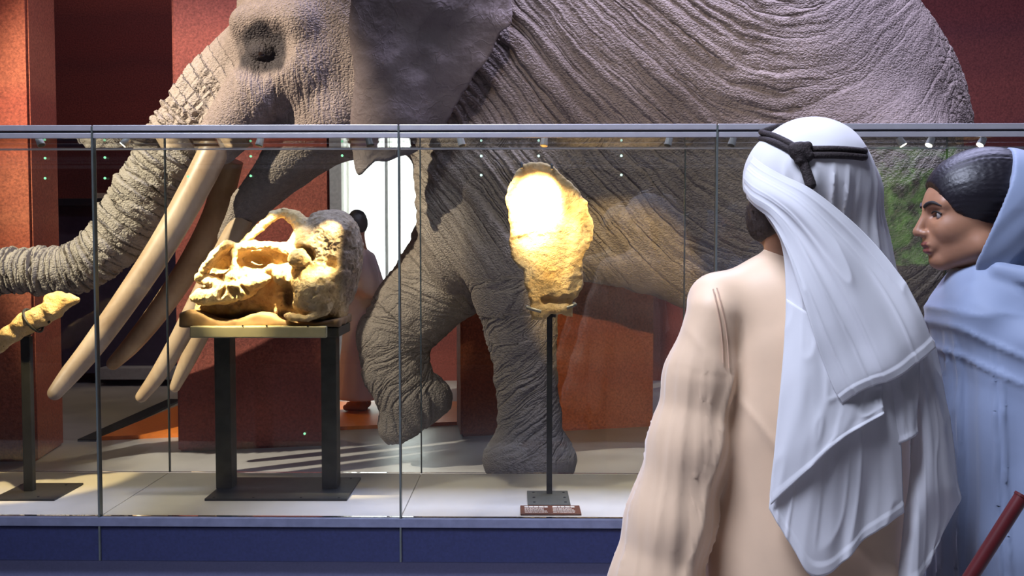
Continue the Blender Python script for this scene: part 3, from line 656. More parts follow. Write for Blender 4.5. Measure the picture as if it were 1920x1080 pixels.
def skull(P):
    o = poly_sdf(P[:, 0], P[:, 2], SKP); q = np.abs(P[:, 1]-KY-0.035)-0.075
    d = smax(o, q, 0.05)                                                  # block
    d = smin(d, kell(P, 623, 438, 0.02, 46, 42, 0.13), 0.03)              # grey matrix lump
    d = smin(d, kell(P, 640, 510, 0.03, 30, 75, 0.12, rot('Y', 12)), 0.03)
    # zygomatic arch with its opening
    d = smin(d, kpath(P, [(458, 456, -0.02, 6), (484, 432, -0.02, 8), (512, 406, -0.02, 9), (532, 399, -0.01, 9), (556, 410, 0, 14), (570, 428, 0, 20), (566, 452, 0, 18)]), 0.012)
    # rims, bars
    d = smin(d, kpath(P, [(440, 470, -0.05, 9), (470, 462, -0.06, 9), (512, 460, -0.06, 8), (545, 466, -0.05, 8)]), 0.012)
    d = smin(d, kpath(P, [(448, 466, -0.05, 8), (455, 492, -0.07, 8), (446, 516, -0.08, 9)]), 0.012)
    d = smin(d, kpath(P, [(446, 518, -0.08, 8), (480, 514, -0.08, 8), (520, 503, -0.07, 8), (560, 498, -0.05, 7)]), 0.012)
    d = smax(d, -kell(P, 487, 486, -0.075, 33, 17, 0.095), 0.014)          # long hollow
    d = smax(d, -kell(P, 419, 497, -0.085, 24, 22, 0.10, rot('Y', -35)), 0.014)  # hollow inside the tooth rim
    for i in range(11):                                                   # knobbly tooth rim
        u = i/10; x = 392+48*u; y = 516-58*u**0.75
        d = smin(d, kell(P, x, y, -0.075, 10, 8.5, 0.04), 0.005)
    # lower ridge with folds
    d = smin(d, kell(P, 432, 548, -0.075, 62, 20, 0.05, rot('Y', -8)), 0.02)
    d = smin(d, kell(P, 412, 528, -0.085, 30, 9, 0.03, rot('Y', 12)), 0.01)
    d = smin(d, kell(P, 480, 532, -0.085, 40, 14, 0.035, rot('Y', -16)), 0.01)
    for gx, gy, a in ((436, 545, 25), (452, 543, -30), (464, 545, -38), (478, 543, -42)):
        d = smax(d, -ell(P, K(gx, gy, -0.13), (rk(4.5), 0.035, rk(17)), rot('Y', a)), 0.008)
    # orbit with its stone ball
    d = smin(d, kell(P, 590, 470, -0.03, 42, 46, 0.09), 0.03)
    d = smax(d, -kell(P, 580, 478, -0.13, 25, 20, 0.07, rot('Y', 10)), 0.012)
    d = smin(d, kell(P, 574, 484, -0.105, 20, 19, 0.040), 0.004)
    # right swelling, curved lower rim
    d = smin(d, kell(P, 592, 540, -0.055, 48, 52, 0.085, rot('Y', -12)), 0.025)
    d = smin(d, kpath(P, [(545, 585, -0.09, 6), (562, 592, -0.11, 7), (590, 592, -0.12, 7), (620, 578, -0.10, 7), (634, 550, -0.06, 7)]), 0.012)
    d = smax(d, -kell(P, 629, 495, -0.10, 12, 14, 0.05), 0.015)
    # central break
    d = smax(d, -kell(P, 546, 556, -0.13, 17, 34, 0.10, rot('Y', 14)), 0.012)
    d = smax(d, -kell(P, 526, 540, -0.12, 12, 15, 0.06), 0.012)
    d = smin(d, kell(P, 536, 516, -0.085, 13, 18, 0.035, rot('Y', -15)), 0.008)
    # opening of the arch stays clear through
    d = smax(d, -smin(kcone(P, (503, 443, -0.3, 5.5), (503, 443, 0.3, 5.5)), kcone(P, (528, 434, -0.3, 17), (528, 434, 0.3, 17)), 0.03), 0.008)
    return d+0.0045*fbm(P*38, 3, 2)+0.0022*vnoise(P*170, 8)
sk = thing('fossil_skull', 'knobbly ochre fossil skull with an open cheek arch on the bronze trestle stand', 'fossil', tuple(K(510, 600)))
lo_ = K(350, 625, -0.24); hi_ = K(690, 380, 0.22)
V, Q = mesher(skull, lo_, hi_, 0.0036, margin=1.6)
kx = 960+V[:, 0]*F_PX/KY; ky = 460-(V[:, 2]-1.5)*F_PX/KY
me = npmesh('skull_bone', V-np.array(sk.location), Q)
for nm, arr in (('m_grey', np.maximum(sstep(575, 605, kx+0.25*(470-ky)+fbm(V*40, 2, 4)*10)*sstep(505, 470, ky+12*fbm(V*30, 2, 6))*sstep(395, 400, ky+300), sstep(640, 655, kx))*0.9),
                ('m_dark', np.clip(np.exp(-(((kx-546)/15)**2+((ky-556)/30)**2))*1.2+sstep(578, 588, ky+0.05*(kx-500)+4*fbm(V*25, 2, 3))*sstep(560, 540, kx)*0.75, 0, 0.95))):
    me.attributes.new(nm, 'FLOAT', 'POINT').data.foreach_set('value', arr.astype(np.float32))
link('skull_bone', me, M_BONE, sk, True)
# draped cradle under the skull
def cradle(P):
    top = np.interp(960+P[:, 0]*F_PX/KY, [350, 366, 385, 410, 440, 460, 480, 500, 520, 545, 570, 600, 640, 660], [584, 578, 582, 592, 598, 594, 586, 582, 586, 597, 603, 602, 594, 590])
    zt = 1.5+(460-top)*KY/F_PX
    x = rbox(P, (K(500, 600)+K(500, 604))/2*[1, 0, 1]+[0, KY+0.02, 0], (rk(147), 0.125, rk(34)), 0.012)
    return smax(smax(x, P[:, 2]-zt, 0.01), -(P[:, 2]-K(0, 609)[2]), 0.006)+0.003*fbm(P*22, 2, 5)
sdf_obj('cradle', cradle, K(340, 640, -0.2), K(670, 560, 0.2), 0.005, plain('cradle_plaster', (0.20, 0.12, 0.06), 0.85, var=0.3, scale=12, bump=0.4), sk)
# trestle stand
st_ = thing('fossil_stand', 'two-legged bronze trestle stand carrying the fossil skull', 'stand', (W(520, 915, 3.35)[0], 3.35, DECK))
def xz(px, Y): return X_at(px, Y)
MB().box(xz(377, 3.2), xz(649, 3.22), 3.20, 3.50, DECK, DECK+0.008, 0.001).build('base_plate', M_PLATE, st_)
for pa, pb in ((404, 443), (603, 640)):
    MB().box(xz(pa, 3.36), xz(pb, 3.38)-0.012, 3.33, 3.40, DECK+0.008, K(0, 626)[2], 0.002).build('leg', M_STEEL, st_)
M_BRASS = plain('crossbar_pale', (0.50, 0.46, 0.30), 0.45, 0.3, var=0.08)
cb = MB().box(K(370, 0)[0], K(620, 0)[0], 3.17, 3.20, K(0, 627)[2], K(0, 606)[2], 0.004).build('crossbar', M_BRASS, st_)
MB().box(K(376, 0)[0], K(640, 0)[0], 3.20, 3.43, K(0, 627)[2], K(0, 610)[2], 0.002).build('tray', M_STEEL, st_)
for px in (455, 500, 577): 
    p = W(px, 611, 3.17); MB().cyl((p[0], 3.1695, p[2]), (p[0], 3.172, p[2]), 0.003, n=8).build('screw', M_BLACK, cb)
for px, py in ((395, 931), (470, 930), (560, 932), (632, 935), (655, 900)):
    x, y = 0, 0; yy = 853*0+ (3.215 if py > 920 else 3.48); p = (xz(px, yy), yy, DECK+0.008); MB().cyl(p, (p[0], p[1], p[2]+0.0015), 0.004, n=8).build('screw', M_BLACK, st_)
# tall flat bone on a post
FB = [(968, 323), (980, 308), (1010, 303), (1040, 312), (1057, 333), (1080, 353), (1100, 380), (1104, 400), (1114, 423), (1112, 447), (1102, 467), (1093, 480), (1091, 510), (1094, 533), (1082, 557), (1073, 567), (1074, 594), (1050, 588), (1033, 589), (1017, 600), (998, 599), (993, 588), (995, 570), (987, 543), (980, 507), (967, 494), (959, 480), (953, 453), (957, 433), (953, 397), (947, 373), (957, 343)]
BY_ = 3.24
def Bp(px, py, dy=0.0): return W(px, py, BY_)+np.array([0, dy, 0])
FBP = [(Bp(a, b)[0], Bp(a, b)[2]) for a, b in FB]
def flat(P):
    u = 960+P[:, 0]*F_PX/BY_; v = 460-(P[:, 2]-1.5)*F_PX/BY_
    o = poly_sdf(P[:, 0], P[:, 2], FBP)+0.0028*fbm(np.c_[P[:, 0]*60, P[:, 2]*60, P[:, 0]*0], 2, 3)
    front = -0.022+0.018*np.exp(-(((u-1003)/34)**2+((v-362)/50)**2))-0.006*np.exp(-(((u-1005)/50)**2+((v-437+0.15*(u-1000))/9)**2))
    front -= 0.014*np.exp(-(((u-1045)/18)**2+((v-470)/75)**2))+0.010*np.exp(-((u-1085+0.2*(v-430))/14)**2)
    front += 0.016*sstep(553+4*np.sin(u*0.2), 562, v+3*vnoise(P*60, 2))*sstep(1010, 1020, u)*sstep(580, 560, v)
    front += 0.004*sstep(432, 439, v-0.30*np.abs(u-1000))*sstep(470, 440, v)*sstep(1020, 1000, u)
    q = np.maximum(front-(P[:, 1]-BY_), (P[:, 1]-BY_)-0.016)
    return smax(o, q, 0.014)+0.0016*fbm(P*70, 3, 6)
fb = thing('flat_fossil_bone', 'tall flat pale fossil bone glowing under its spotlight on a thin post', 'fossil', tuple(Bp(1032, 595)))
sdf_obj('bone_plate', flat, Bp(935, 612, -0.07), Bp(1126, 292, 0.05), 0.0027, M_BONE2, fb)
ps = thing('bone_post', 'thin dark post on a square plate holding the tall flat bone', 'stand', (xz(1031, 3.25), 3.25, DECK))
MB().box(xz(990, 3.14), xz(1071, 3.14), 3.13, 3.31, DECK, DECK+0.007, 0.001).build('base_plate', plain('plate_grey_green', (0.13, 0.135, 0.12), 0.5, 0.3), ps)
a = W(1030, 936, 3.27); b = W(1037, 588, 3.27)
MB().box(-0.0095, 0.0095, -0.009, 0.009, 0, 1, 0.001).build('post', M_PLATE, ps, world=False)
pst = [c for c in ps.children if c.name.startswith('post')][0]; pst.location = (a[0]-ps.location.x, 0.025, 0.007); pst.scale = (1, 1, 0.66+0.02); 
pst.scale.z = b[2]+0.05-DECK-0.007
MB().cyl(Bp(1037, 560, 0.03), Bp(1037, 596, 0.03), 0.011, n=12).build('back_bracket', M_PLATE, ps, True)
for pa, pb in (((1014, 583), (989, 576)), ((1062, 576), (1078, 570))):
    MB().tube([Bp(*pb, 0.03), Bp(*pb, -0.02), Bp(pb[0]*0.7+pa[0]*0.3, pb[1]*0.7+pa[1]*0.3, -0.034), Bp(*pa, -0.034)], 0.0055, 10).build('clamp', plain('clamp_grey', (0.28, 0.27, 0.25), 0.45, 0.3), ps, True)
for pa in ((978, 311), (1034, 313)):
    MB().tube([Bp(pa[0], pa[1]-2, 0.025), Bp(pa[0], pa[1]-5, 0.0), Bp(pa[0], pa[1]-1, -0.03), Bp(pa[0], pa[1]+6, -0.036)], 0.004, 8).build('clip', M_PLATE, ps, True)
for sx in (-1, 1):
    for yy in (3.16, 3.22, 3.285):
        x = xz(1031, 3.2)+sx*0.052; MB().cyl((x, yy, DECK+0.007), (x, yy, DECK+0.0085), 0.0045, n=8).build('screw', M_BLACK, ps)
# small fossil limb bone at the left
LY = 3.30
def lb(P):
    c = [W(-70, 690, LY), W(-20, 652, LY), W(50, 608, LY), W(100, 577, LY), W(128, 562, LY)]; r = [0.030, 0.033, 0.036, 0.038, 0.024]; d = None
    for i in range(4):
        x = cone(P, c[i], r[i], c[i+1], r[i+1]); d = x if d is None else smin(d, x, 0.01)
    d = smin(d, cone(P, W(118, 563, LY), 0.016, W(144, 562, LY), 0.008), 0.012); d = smin(d, cone(P, W(95, 562, LY), 0.022, W(112, 556, LY), 0.014), 0.012)
    return d+0.006*fbm(P*30, 3, 7)
lf = thing('limb_bone', 'slanting yellow fossil limb bone at the left edge of the case', 'fossil', tuple(W(30, 620, LY)))
sdf_obj('bone_shaft', lb, W(-90, 730, LY)+[0, -0.08, 0], W(160, 535, LY)+[0, 0.08, 0], 0.004, M_BONE2, lf)
ls = thing('limb_bone_stand', 'thin dark post with a ring cradle holding the slanting limb bone', 'stand', (xz(46, 3.31), 3.31, DECK))
MB().box(xz(-22, 3.22), xz(98, 3.22), 3.20, 3.42, DECK, DECK+0.007, 0.001).build('base_plate', M_PLATE, ls)
zt = W(40, 620, LY)[2]
MB().box(xz(46, 3.31)-0.016, xz(46, 3.31)+0.016, 3.30, 3.325, DECK+0.007, zt-0.02, 0.002).build('post', M_PLATE, ls)
cc = Vector(W(62, 601, LY)); ax = (Vector(W(100, 577, LY))-Vector(W(20, 628, LY))).normalized(); e1 = ax.cross(Vector((0, 1, 0))).normalized(); e2 = ax.cross(e1)
MB().tube([cc+(e1*math.cos(2*math.pi*k/24)+e2*math.sin(2*math.pi*k/24))*0.045 for k in range(24)], 0.0045, 8, True).build('ring', M_PLATE, ls, True)
MB().tube([W(45, 640, LY+0.03), W(60, 622, LY+0.04), W(80, 612, LY+0.03), W(92, 603, LY-0.02)], 0.005, 8).build('arm', M_PLATE, ls, True)
for dx, yy in ((-0.09, 3.23), (0.07, 3.23), (-0.07, 3.39), (0.09, 3.39)):
    x = xz(46, 3.31)+dx; MB().cyl((x, yy, DECK+0.007), (x, yy, DECK+0.0085), 0.0045, n=8).build('screw', M_BLACK, ls)
# caption plate lying on the deck
cpn = thing('caption_plate', 'brown caption plate with two columns of pale print below the tall flat bone', 'label', (xz(1034, 3.08), 3.08, DECK))
xa, xb = xz(976, 3.07), xz(1090, 3.07)
MB().box(xa, xb, 3.025, 3.125, DECK, DECK+0.006, 0.001).build('plate', plain('caption_brown', (0.16, 0.05, 0.022), 0.5), cpn)
M_PRINT = plain('caption_print', (0.78, 0.74, 0.68), 0.7); rng = random.Random(5); m = MB()
for row, (ya, yb) in enumerate(((3.098, 3.114), (3.082, 3.088), (3.068, 3.074), (3.054, 3.060), (3.040, 3.046))):
    for c0, c1 in ((0.07, 0.46), (0.54, 0.93)):
        x = xa+(xb-xa)*c0; e = xa+(xb-xa)*(c1-(0.0 if row == 0 else rng.random()*0.08))
        while x < e-0.003:
            wd = rng.uniform(0.004, 0.013) if row else rng.uniform(0.008, 0.016)
            m.box(x, min(e, x+wd), ya, yb, DECK+0.006, DECK+0.0063); x += wd+(0.0016 if row else 0.002)
pr_ = m.build('print', M_PRINT, cpn); pr_['kind'] = 'stuff'
# the lamps that light the fossils and the deck
lamp(2, K(510, 490, -0.05), 36, 230, (1.0, 0.76, 0.38), 0.5)
lamp(3, K(575, 530, -0.05), 20, 95, (1.0, 0.76, 0.38), 0.7)
lamp(1, K(420, 530, -0.05), 30, 170, (1.0, 0.76, 0.38), 0.6)
lamp(5, Bp(1006, 385), 46, 300, (1.0, 0.70, 0.33), 1.0)
lamp(4, Bp(1030, 420), 40, 40)
lamp(6, Bp(1060, 450), 26, 18)
lamp(0, W(60, 600, LY), 40, 60)
for i_, tx in ((2, -0.75), (5, 0.15), (0, -1.65), (7, 0.7)):
    lamp(i_, (tx, 3.32, DECK), 64, 13, (1.0, 0.86, 0.62), 0.35)
lamp(6, (0.65, 7.6, 0.75), 26, 450, (1.0, 0.66, 0.30), 0.4)
lamp(4, (-0.72, 6.2, 1.05), 17, 90, (1.0, 0.78, 0.50), 0.3)
# ================================================================== visitors
def Wv(A):
    A = np.asarray(A, float); x = (A[..., 0]-CX)/F_PX; y = (CY-A[..., 1])/F_PX; Y = A[..., 2]
    dy = math.cos(PITCH)+y*math.sin(PITCH); dz = -math.sin(PITCH)+y*math.cos(PITCH); k = Y/dy
    return np.stack([x*k, Y, CAM_Z+dz*k], -1)
def fabric(name, col, rough=0.6, sheen=0.3, trans=0.0, weave=900, spec=0.3, var=0.04):
    t = NT(name); p = t.pos(); n = t.noise(p, 14, 3); f = t.noise(p, weave, 2)
    t.pr(Base_Color=t.ramp(n, [(0.3, [c*(1-var) for c in col]), (0.7, [min(1, c*(1+var)) for c in col])]), Roughness=rough)
    t.b.inputs['Sheen Weight'].default_value = sheen; t.b.inputs['Specular IOR Level'].default_value = spec
    t.bump(f, 0.12, 0.0008)
    if trans:
        tl = t.add('ShaderNodeBsdfTranslucent'); tl.inputs[0].default_value = (*col, 1); mx = t.add('ShaderNodeMixShader'); mx.inputs[0].default_value = trans
        t.t.links.new(t.b.outputs[0], mx.inputs[1]); t.t.links.new(tl.outputs[0], mx.inputs[2]); t.t.links.new(mx.outputs[0], t.out.inputs['Surface'])
    return t.m
def skin(name, col):
    t = NT(name); p = t.pos(); n = t.noise(p, 22, 4); f = t.noise(p, 420, 3)
    t.pr(Base_Color=t.ramp(n, [(0.3, [c*0.9 for c in col]), (0.7, [c*1.08 for c in col])]), Roughness=0.48)
    t.b.inputs['Subsurface Weight'].default_value = 0.12; t.b.inputs['Subsurface Radius'].default_value = (0.012, 0.005, 0.003); t.b.inputs['Subsurface Scale'].default_value = 0.5
    t.bump(f, 0.10, 0.0006); return t.m
def cloth(name, rows, n, m, mat, parent, fold=0.004, ff=(3.0, 16.0), seed=0, thick=0.0014, hem=None):
    R = [catmull(np.asarray(r, float), m) for r in rows]; R = np.stack(R)             # k, m, 3 in picture terms
    A = np.stack([catmull(R[:, j], n) for j in range(m)], 1); P = Wv(A)
    du = np.gradient(P, axis=0); dv = np.gradient(P, axis=1); N = np.cross(du, dv); N /= np.linalg.norm(N, axis=-1, keepdims=True)+1e-9
    u, v = np.meshgrid(np.linspace(0, 1, n), np.linspace(0, 1, m), indexing='ij')
    f = fbm(np.c_[(u*ff[0]).ravel(), (v*ff[1]).ravel(), np.full(n*m, seed*3.7)], 2, seed).reshape(n, m)
    c2 = (1-np.abs(vnoise(np.c_[(u*ff[0]*2.3+v*ff[1]*0.35).ravel(), (v*ff[1]*1.7-u*ff[0]*0.3).ravel(), np.full(n*m, seed*1.3)], seed+40)).reshape(n, m))**5
    if hem and 'v1' in hem: f = f*(0.25+0.75*sstep(0.05, 0.45, v)); c2 = c2*(0.2+0.8*sstep(0.05, 0.4, v))
    P = P+N*(fold*f+0.55*fold*c2)[..., None]
    if hem is not None:
        for kind in hem:
            t_ = {'u1': 1-u, 'u0': u, 'v0': v, 'v1': 1-v}[kind]; P[..., 1] -= 0.0022*(t_ < 0.035)
    Q = [(i*m+j, i*m+j+1, (i+1)*m+j+1, (i+1)*m+j) for i in range(n-1) for j in range(m-1)]
    o = link(name, npmesh(name, P.reshape(-1, 3)-np.array(root_loc(parent)), Q), mat, parent, True)
    md = o.modifiers.new('thickness', 'SOLIDIFY'); md.thickness = thick; md.offset = 0
    return o
def ridged(P, sc, seed, pw=1.0):
    return 1-np.abs(fbm(P*np.asarray(sc), 2, seed))
def hand(P, w_, d, f, s, side):
    """relaxed hand: wrist point, finger direction d, spread axis f, palm normal s"""
    d, f, s = [np.asarray(x, float)/np.linalg.norm(x) for x in (d, f, s)]; w_ = np.asarray(w_, float)
    c = w_+d*0.045; R = np.stack([f, s, d], 1); o = ell(P, c, (0.040, 0.016, 0.052), R)
    for i, L in enumerate((0.070, 0.080, 0.074, 0.058)):
        a = w_+d*0.085+f*(0.028-0.0185*i); b = a+d*L*0.5+s*0.008; e = b+d*L*0.42+s*0.024
        o = smin(o, cone(P, a, 0.0095, b, 0.0088), 0.004); o = smin(o, cone(P, b, 0.0088, e, 0.0075), 0.003)
    a = w_+d*0.02+f*0.032; b = a+f*0.022*side+d*0.034+s*0.008; e = b+d*0.030+s*0.012
    o = smin(o, cone(P, a, 0.013, b, 0.0105), 0.006); return smin(o, cone(P, b, 0.0105, e, 0.0085), 0.003)
# ------------------------------------------------------------------ man in the white headscarf
MY = 1.85
def Mp(px, py, dy=0.0): return W(px, py, MY)+np.array([0, dy, 0])
def rm(r): return r*MY/F_PX
M_MSKIN = skin('skin_tan', (0.36, 0.185, 0.11))
M_KAND = fabric('kandura_peach', (0.74, 0.53, 0.35), 0.50, 0.5, 0.0, 1100, 0.35)
M_GHUT = fabric('ghutra_white', (0.80, 0.80, 0.82), 0.75, 0.3, 0.22, 1300, 0.2, 0.02)
man = thing('person', 'man seen from behind in a peach robe and white headscarf with a dark cord', 'person', (Mp(1510, 0)[0], MY, 0))
HC = Mp(1508, 352, 0.015)
def man_body(P):
    d = ell(P, HC, (0.092, 0.096, 0.118))
    d = smin(d, ell(P, Mp(1478, 408, 0.05), (0.062, 0.070, 0.062)), 0.03)               # jaw and cheek, turned left and away
    d = smin(d, cone(P, Mp(1446, 388, 0.10), 0.012, Mp(1440, 402, 0.11), 0.015), 0.01)      # nose
    for s in (-1, 1): d = smax(d, -ell(P, Mp(1456+s*18, 372, 0.085+s*0.03), (0.014, 0.014, 0.010)), 0.01)
    d = smin(d, cone(P, Mp(1490, 430), 0.056, Mp(1506, 530), 0.064), 0.02)               # neck
    d = smin(d, cone(P, Mp(1368, 580, -0.01), 0.044, Mp(1655, 575, 0.08), 0.052), 0.05)
    d = smin(d, ell(P, Mp(1518, 690), (0.165, 0.105, 0.22)), 0.06)
    d = smin(d, ell(P, Mp(1512, 930), (0.150, 0.11, 0.16)), 0.06)
    for s, X in ((-1, ((1345, 600), (1296, 830), (1240, 1075))), (1, ((1665, 590), (1682, 830), (1680, 1075)))):
        e_ = 0.09 if s > 0 else -0.03; d = smin(d, cone(P, Mp(*X[0], e_), 0.040, Mp(*X[1], e_-0.005), 0.040), 0.03); d = smin(d, cone(P, Mp(*X[1], e_-0.005), 0.040, Mp(*X[2], e_+0.01), 0.030), 0.02)
        w_ = Mp(*X[2], e_+0.01); d = smin(d, hand(P, w_, (0.12*s, 0.1, -1), (0, 1, 0), (-s, 0, 0), 1), 0.010)
    for s in (-1, 1):
        x = Mp(1512, 0)[0]+s*0.095
        d = smin(d, cone(P, (x, MY, 0.92), 0.088, (x, MY, 0.48), 0.058), 0.03); d = smin(d, cone(P, (x, MY, 0.48), 0.058, (x, MY+0.01, 0.09), 0.040), 0.02)
        d = smin(d, cone(P, (x, MY-0.02, 0.045), 0.044, (x-0.03, MY+0.17, 0.032), 0.030), 0.02)
    return d
sdf_obj('body', man_body, (Mp(1130, 0)[0], MY-0.25, -0.01), (Mp(1860, 0)[0], MY+0.30, 1.80), 0.0075, M_MSKIN, man)
def beard(P):
    d = man_body_head(P)-0.004-0.0035*fbm(P*np.array([260, 260, 110]), 2, 3)
    cut = smin(ell(P, Mp(1455, 410, 0.035), (0.060, 0.085, 0.048)), ell(P, Mp(1478, 375, -0.02), (0.040, 0.09, 0.075)), 0.02)
    return smax(d, cut, 0.004)
def man_body_head(P):
    d = ell(P, HC, (0.092, 0.096, 0.118)); d = smin(d, ell(P, Mp(1478, 408, 0.05), (0.062, 0.070, 0.062)), 0.03)
    return smin(d, cone(P, Mp(1490, 430), 0.056, Mp(1506, 530), 0.064), 0.02)
sdf_obj('hair', beard, Mp(1370, 490, -0.15), Mp(1560, 270, 0.18), 0.0036, plain('beard_dark', (0.030, 0.018, 0.014), 0.7, var=0.4, scale=400, bump=0.6), man)
for e in (Mp(1432, 446, -0.02),):
    pass
SL = [(1330, 584, 50), (1306, 700, 62), (1285, 820, 71), (1250, 960, 76), (1222, 1080, 79), (1216, 1130, 80)]
def kandura_base(P):
    x, y, z = P.T
    d = cone(P, Mp(1345, 572, -0.02), rm(50), Mp(1660, 572, 0.08), rm(50))
    d = smin(d, cone(P, Mp(1462, 540), rm(50), Mp(1340, 562, -0.02), rm(46)), 0.04)
    d = smin(d, cone(P, Mp(1455, 540), rm(52), Mp(1560, 545), rm(52)), 0.05)
    d = smin(d, ell(P, Mp(1512, 700), (rm(178), 0.135, rm(235))), 0.05)
    sk_ = cone(P*[1, 1.35, 1], Mp(1512, 820)*[1, 1.35, 1], rm(186), Mp(1508, 1800)*[1, 1.35, 1], rm(215))
    d = smin(d, sk_, 0.05)
    d = smin(d, cone(P, Mp(1488, 505), rm(52), Mp(1490, 480, 0.01), rm(50)), 0.02)      # collar
    for s in (0, 1):
        a = None
        for i in range(len(SL)-1):
            p0, p1 = SL[i], SL[i+1]; q0 = Mp(p0[0], p0[1], -0.045); q1 = Mp(p1[0], p1[1], -0.045)
            if s: q0 = q0*[-1, 1, 1]+[2*Mp(1492, 0)[0], 0.14, 0]; q1 = q1*[-1, 1, 1]+[2*Mp(1492, 0)[0], 0.14, 0]; q0[0] -= (1.45-q0[2])*0.20; q1[0] -= (1.45-q1[2])*0.20
            c = cone(P, q0, rm(p0[2]), q1, rm(p1[2])); a = c if a is None else smin(a, c, 0.03)
        d = smin(d, a, 0.010)
    d = smax(d, 0.06-z, 0.01)
    # open cuffs and neck
    d = smax(d, -smin(cone(P, Mp(1210, 1148, -0.045), rm(70), Mp(1206, 1240, -0.045), rm(80)), cone(P, Mp(1490, 482, 0.01), rm(44), Mp(1490, 440, 0.01), rm(46)), 0.002), 0.006)
    return d
def robe_folds(V):
    """long soft folds that run down the sleeve and the back"""
    C = np.array([np.r_[Mp(a, b, -0.045), rm(r)] for a, b, r in SL]); s, th, q, r, L = nearest(V, C)
    seg = Mp(1216, 1080)-Mp(1322, 578); seg /= np.linalg.norm(seg)
    wgt = sstep(0.80, 0.95, q)*sstep(1.30, 1.10, q)*sstep(0.02, 0.16, s)
    a0 = Mp(1330, 584, -0.045); t_ = Mp(1216, 1130, -0.045)-a0; t_ /= np.linalg.norm(t_); s = (V-a0)@t_; q_ = V-a0-np.outer(s, t_)
    n1 = np.cross(t_, [0, 1, 0]); n1 /= np.linalg.norm(n1); th = np.arctan2(q_@n1, -q_[:, 1])
    u = th+s*0.8
    f = (1-np.abs(vnoise(np.c_[u*2.3, s*0.7, s*0], 21)))**3-0.35+0.5*((1-np.abs(vnoise(np.c_[(th-s*1.6)*4.2, s*1.0, s*0], 33)))**4-0.2)
    ax = a0+np.outer(s, t_); rad = V-ax; rad /= np.linalg.norm(rad, axis=1)[:, None]+1e-9
    V = V+rad*(0.010*f*wgt)[:, None]
    x, y, z = V.T; b = (1-wgt)*sstep(1.44, 1.25, z)
    g = (1-np.abs(vnoise(np.c_[(x+0.10*z)*9, z*0.5, z*0], 12)))**2-0.4+0.7*((1-np.abs(vnoise(np.c_[(x+0.75*z)*11, (z-0.7*x)*1.2, z*0], 15)))**6-0.12)
    V[:, 1] += np.where(y < MY, -1, 1)*0.008*g*b
    global ROBE_V; ROBE_V = V.copy()
    return V
def robe_pt(a, b, off=0.001):
    V = ROBE_V; px = 960+V[:, 0]/V[:, 1]*F_PX; py = 460-(V[:, 2]-CAM_Z)/V[:, 1]*F_PX; k = (np.abs(px-a) < 8) & (np.abs(py-b) < 8)
    return W(a, b, V[k, 1].min()-off)
sdf_obj('robe', kandura_base, (Mp(1110, 0)[0], MY-0.42, 0.04), (Mp(1900, 0)[0], MY+0.42, 1.50), 0.0068, M_KAND, man, robe_folds, margin=2.6)
M_SEAM = fabric('robe_stitching', (0.52, 0.33, 0.22), 0.6)
for pts in (((1344, 540), (1352, 570), (1359, 600), (1364, 640), (1367, 690)), ((1337, 542), (1344, 572), (1350, 602), (1354, 640), (1356, 680))):
    MB().tube(catmull(np.array([robe_pt(a, b) for a, b in pts]), 30), 0.0013, 6).build('shoulder_seam', M_SEAM, man, True)
cc = Mp(1490, 489, 0.008)
MB().tube([cc+np.array([0.064*math.cos(2*math.pi*k/40), 0.066*math.sin(2*math.pi*k/40), 0.004*math.cos(2*math.pi*k/40)]) for k in range(40)], 0.0075, 10, True).build('collar', M_KAND, man, True)
# seam of the left sleeve
sc = [W(1338, 522, 1.775), W(1352, 560, 1.745), W(1362, 610, 1.735), W(1366, 660, 1.735)]
# headscarf: close cap with hanging folds
gh = empty('headscarf', (0, 0, 0)); gh.parent = man; gh.location = tuple(HC-np.array(man.location))
CAPC = Mp(1518, 336, 0.0); CAPR = (rm(113), 0.118, rm(115))
def cap(P):
    x, y, z = P.T
    d = ell(P, CAPC, CAPR)
    d = smin(d, ell(P, Mp(1455, 330, 0.01), (rm(48), 0.085, rm(62))), 0.03)
    d = smin(d, cone(P, Mp(1560, 380, 0.01), rm(88), Mp(1594, 540, 0.0), rm(84)), 0.04)
    ang = np.arctan2(x-Mp(1545, 0)[0], -(y-MY)); k = sstep(1.675, 1.60, z)
    d = d-0.0085*k*((1-np.abs(vnoise(np.c_[ang*4.2, z*2.0, z*0], 3)))**2-0.5)-0.002*k*vnoise(np.c_[ang*14, z*4, z*0], 5)
    d = d+0.0012*fbm(P*18, 2, 8)
    d = smax(d, -ell(P, Mp(1440, 425, 0.05), (0.085, 0.115, 0.070)), 0.006)        # open towards the face
    return d
sdf_obj('scarf_crown', cap, Mp(1370, 650, -0.2), Mp(1720, 205, 0.2), 0.0042, M_GHUT, gh)
def capY(px, py, off=0.0): return hitY(cap, px, py, MY-0.17, MY+0.05, off)
M_AGAL = plain('cord_black_brown', (0.022, 0.014, 0.014), 0.8, var=0.5, scale=300, bump=0.9)
for dy_ in (-5.5, 6.0):
    near = [(1427, 254), (1450, 260), (1478, 273), (1498, 284), (1530, 285), (1565, 285), (1600, 287), (1621, 289)]
    pts = [W(a, b+dy_, capY(a, b+dy_, 0.004)) for a, b in near]
    far = [(1600, 268), (1560, 254), (1510, 244), (1460, 243)]
    pts += [W(a, b+dy_, 2*MY-capY(a, b+dy_, 0.004)) for a, b in far]
    C_ = catmull(np.array(pts+[pts[0]]), 70)[:-1]
    MB().tube(C_, 0.0062, 10, True).build('cord', M_AGAL, gh, True)
kY = capY(1500, 286, 0.012)
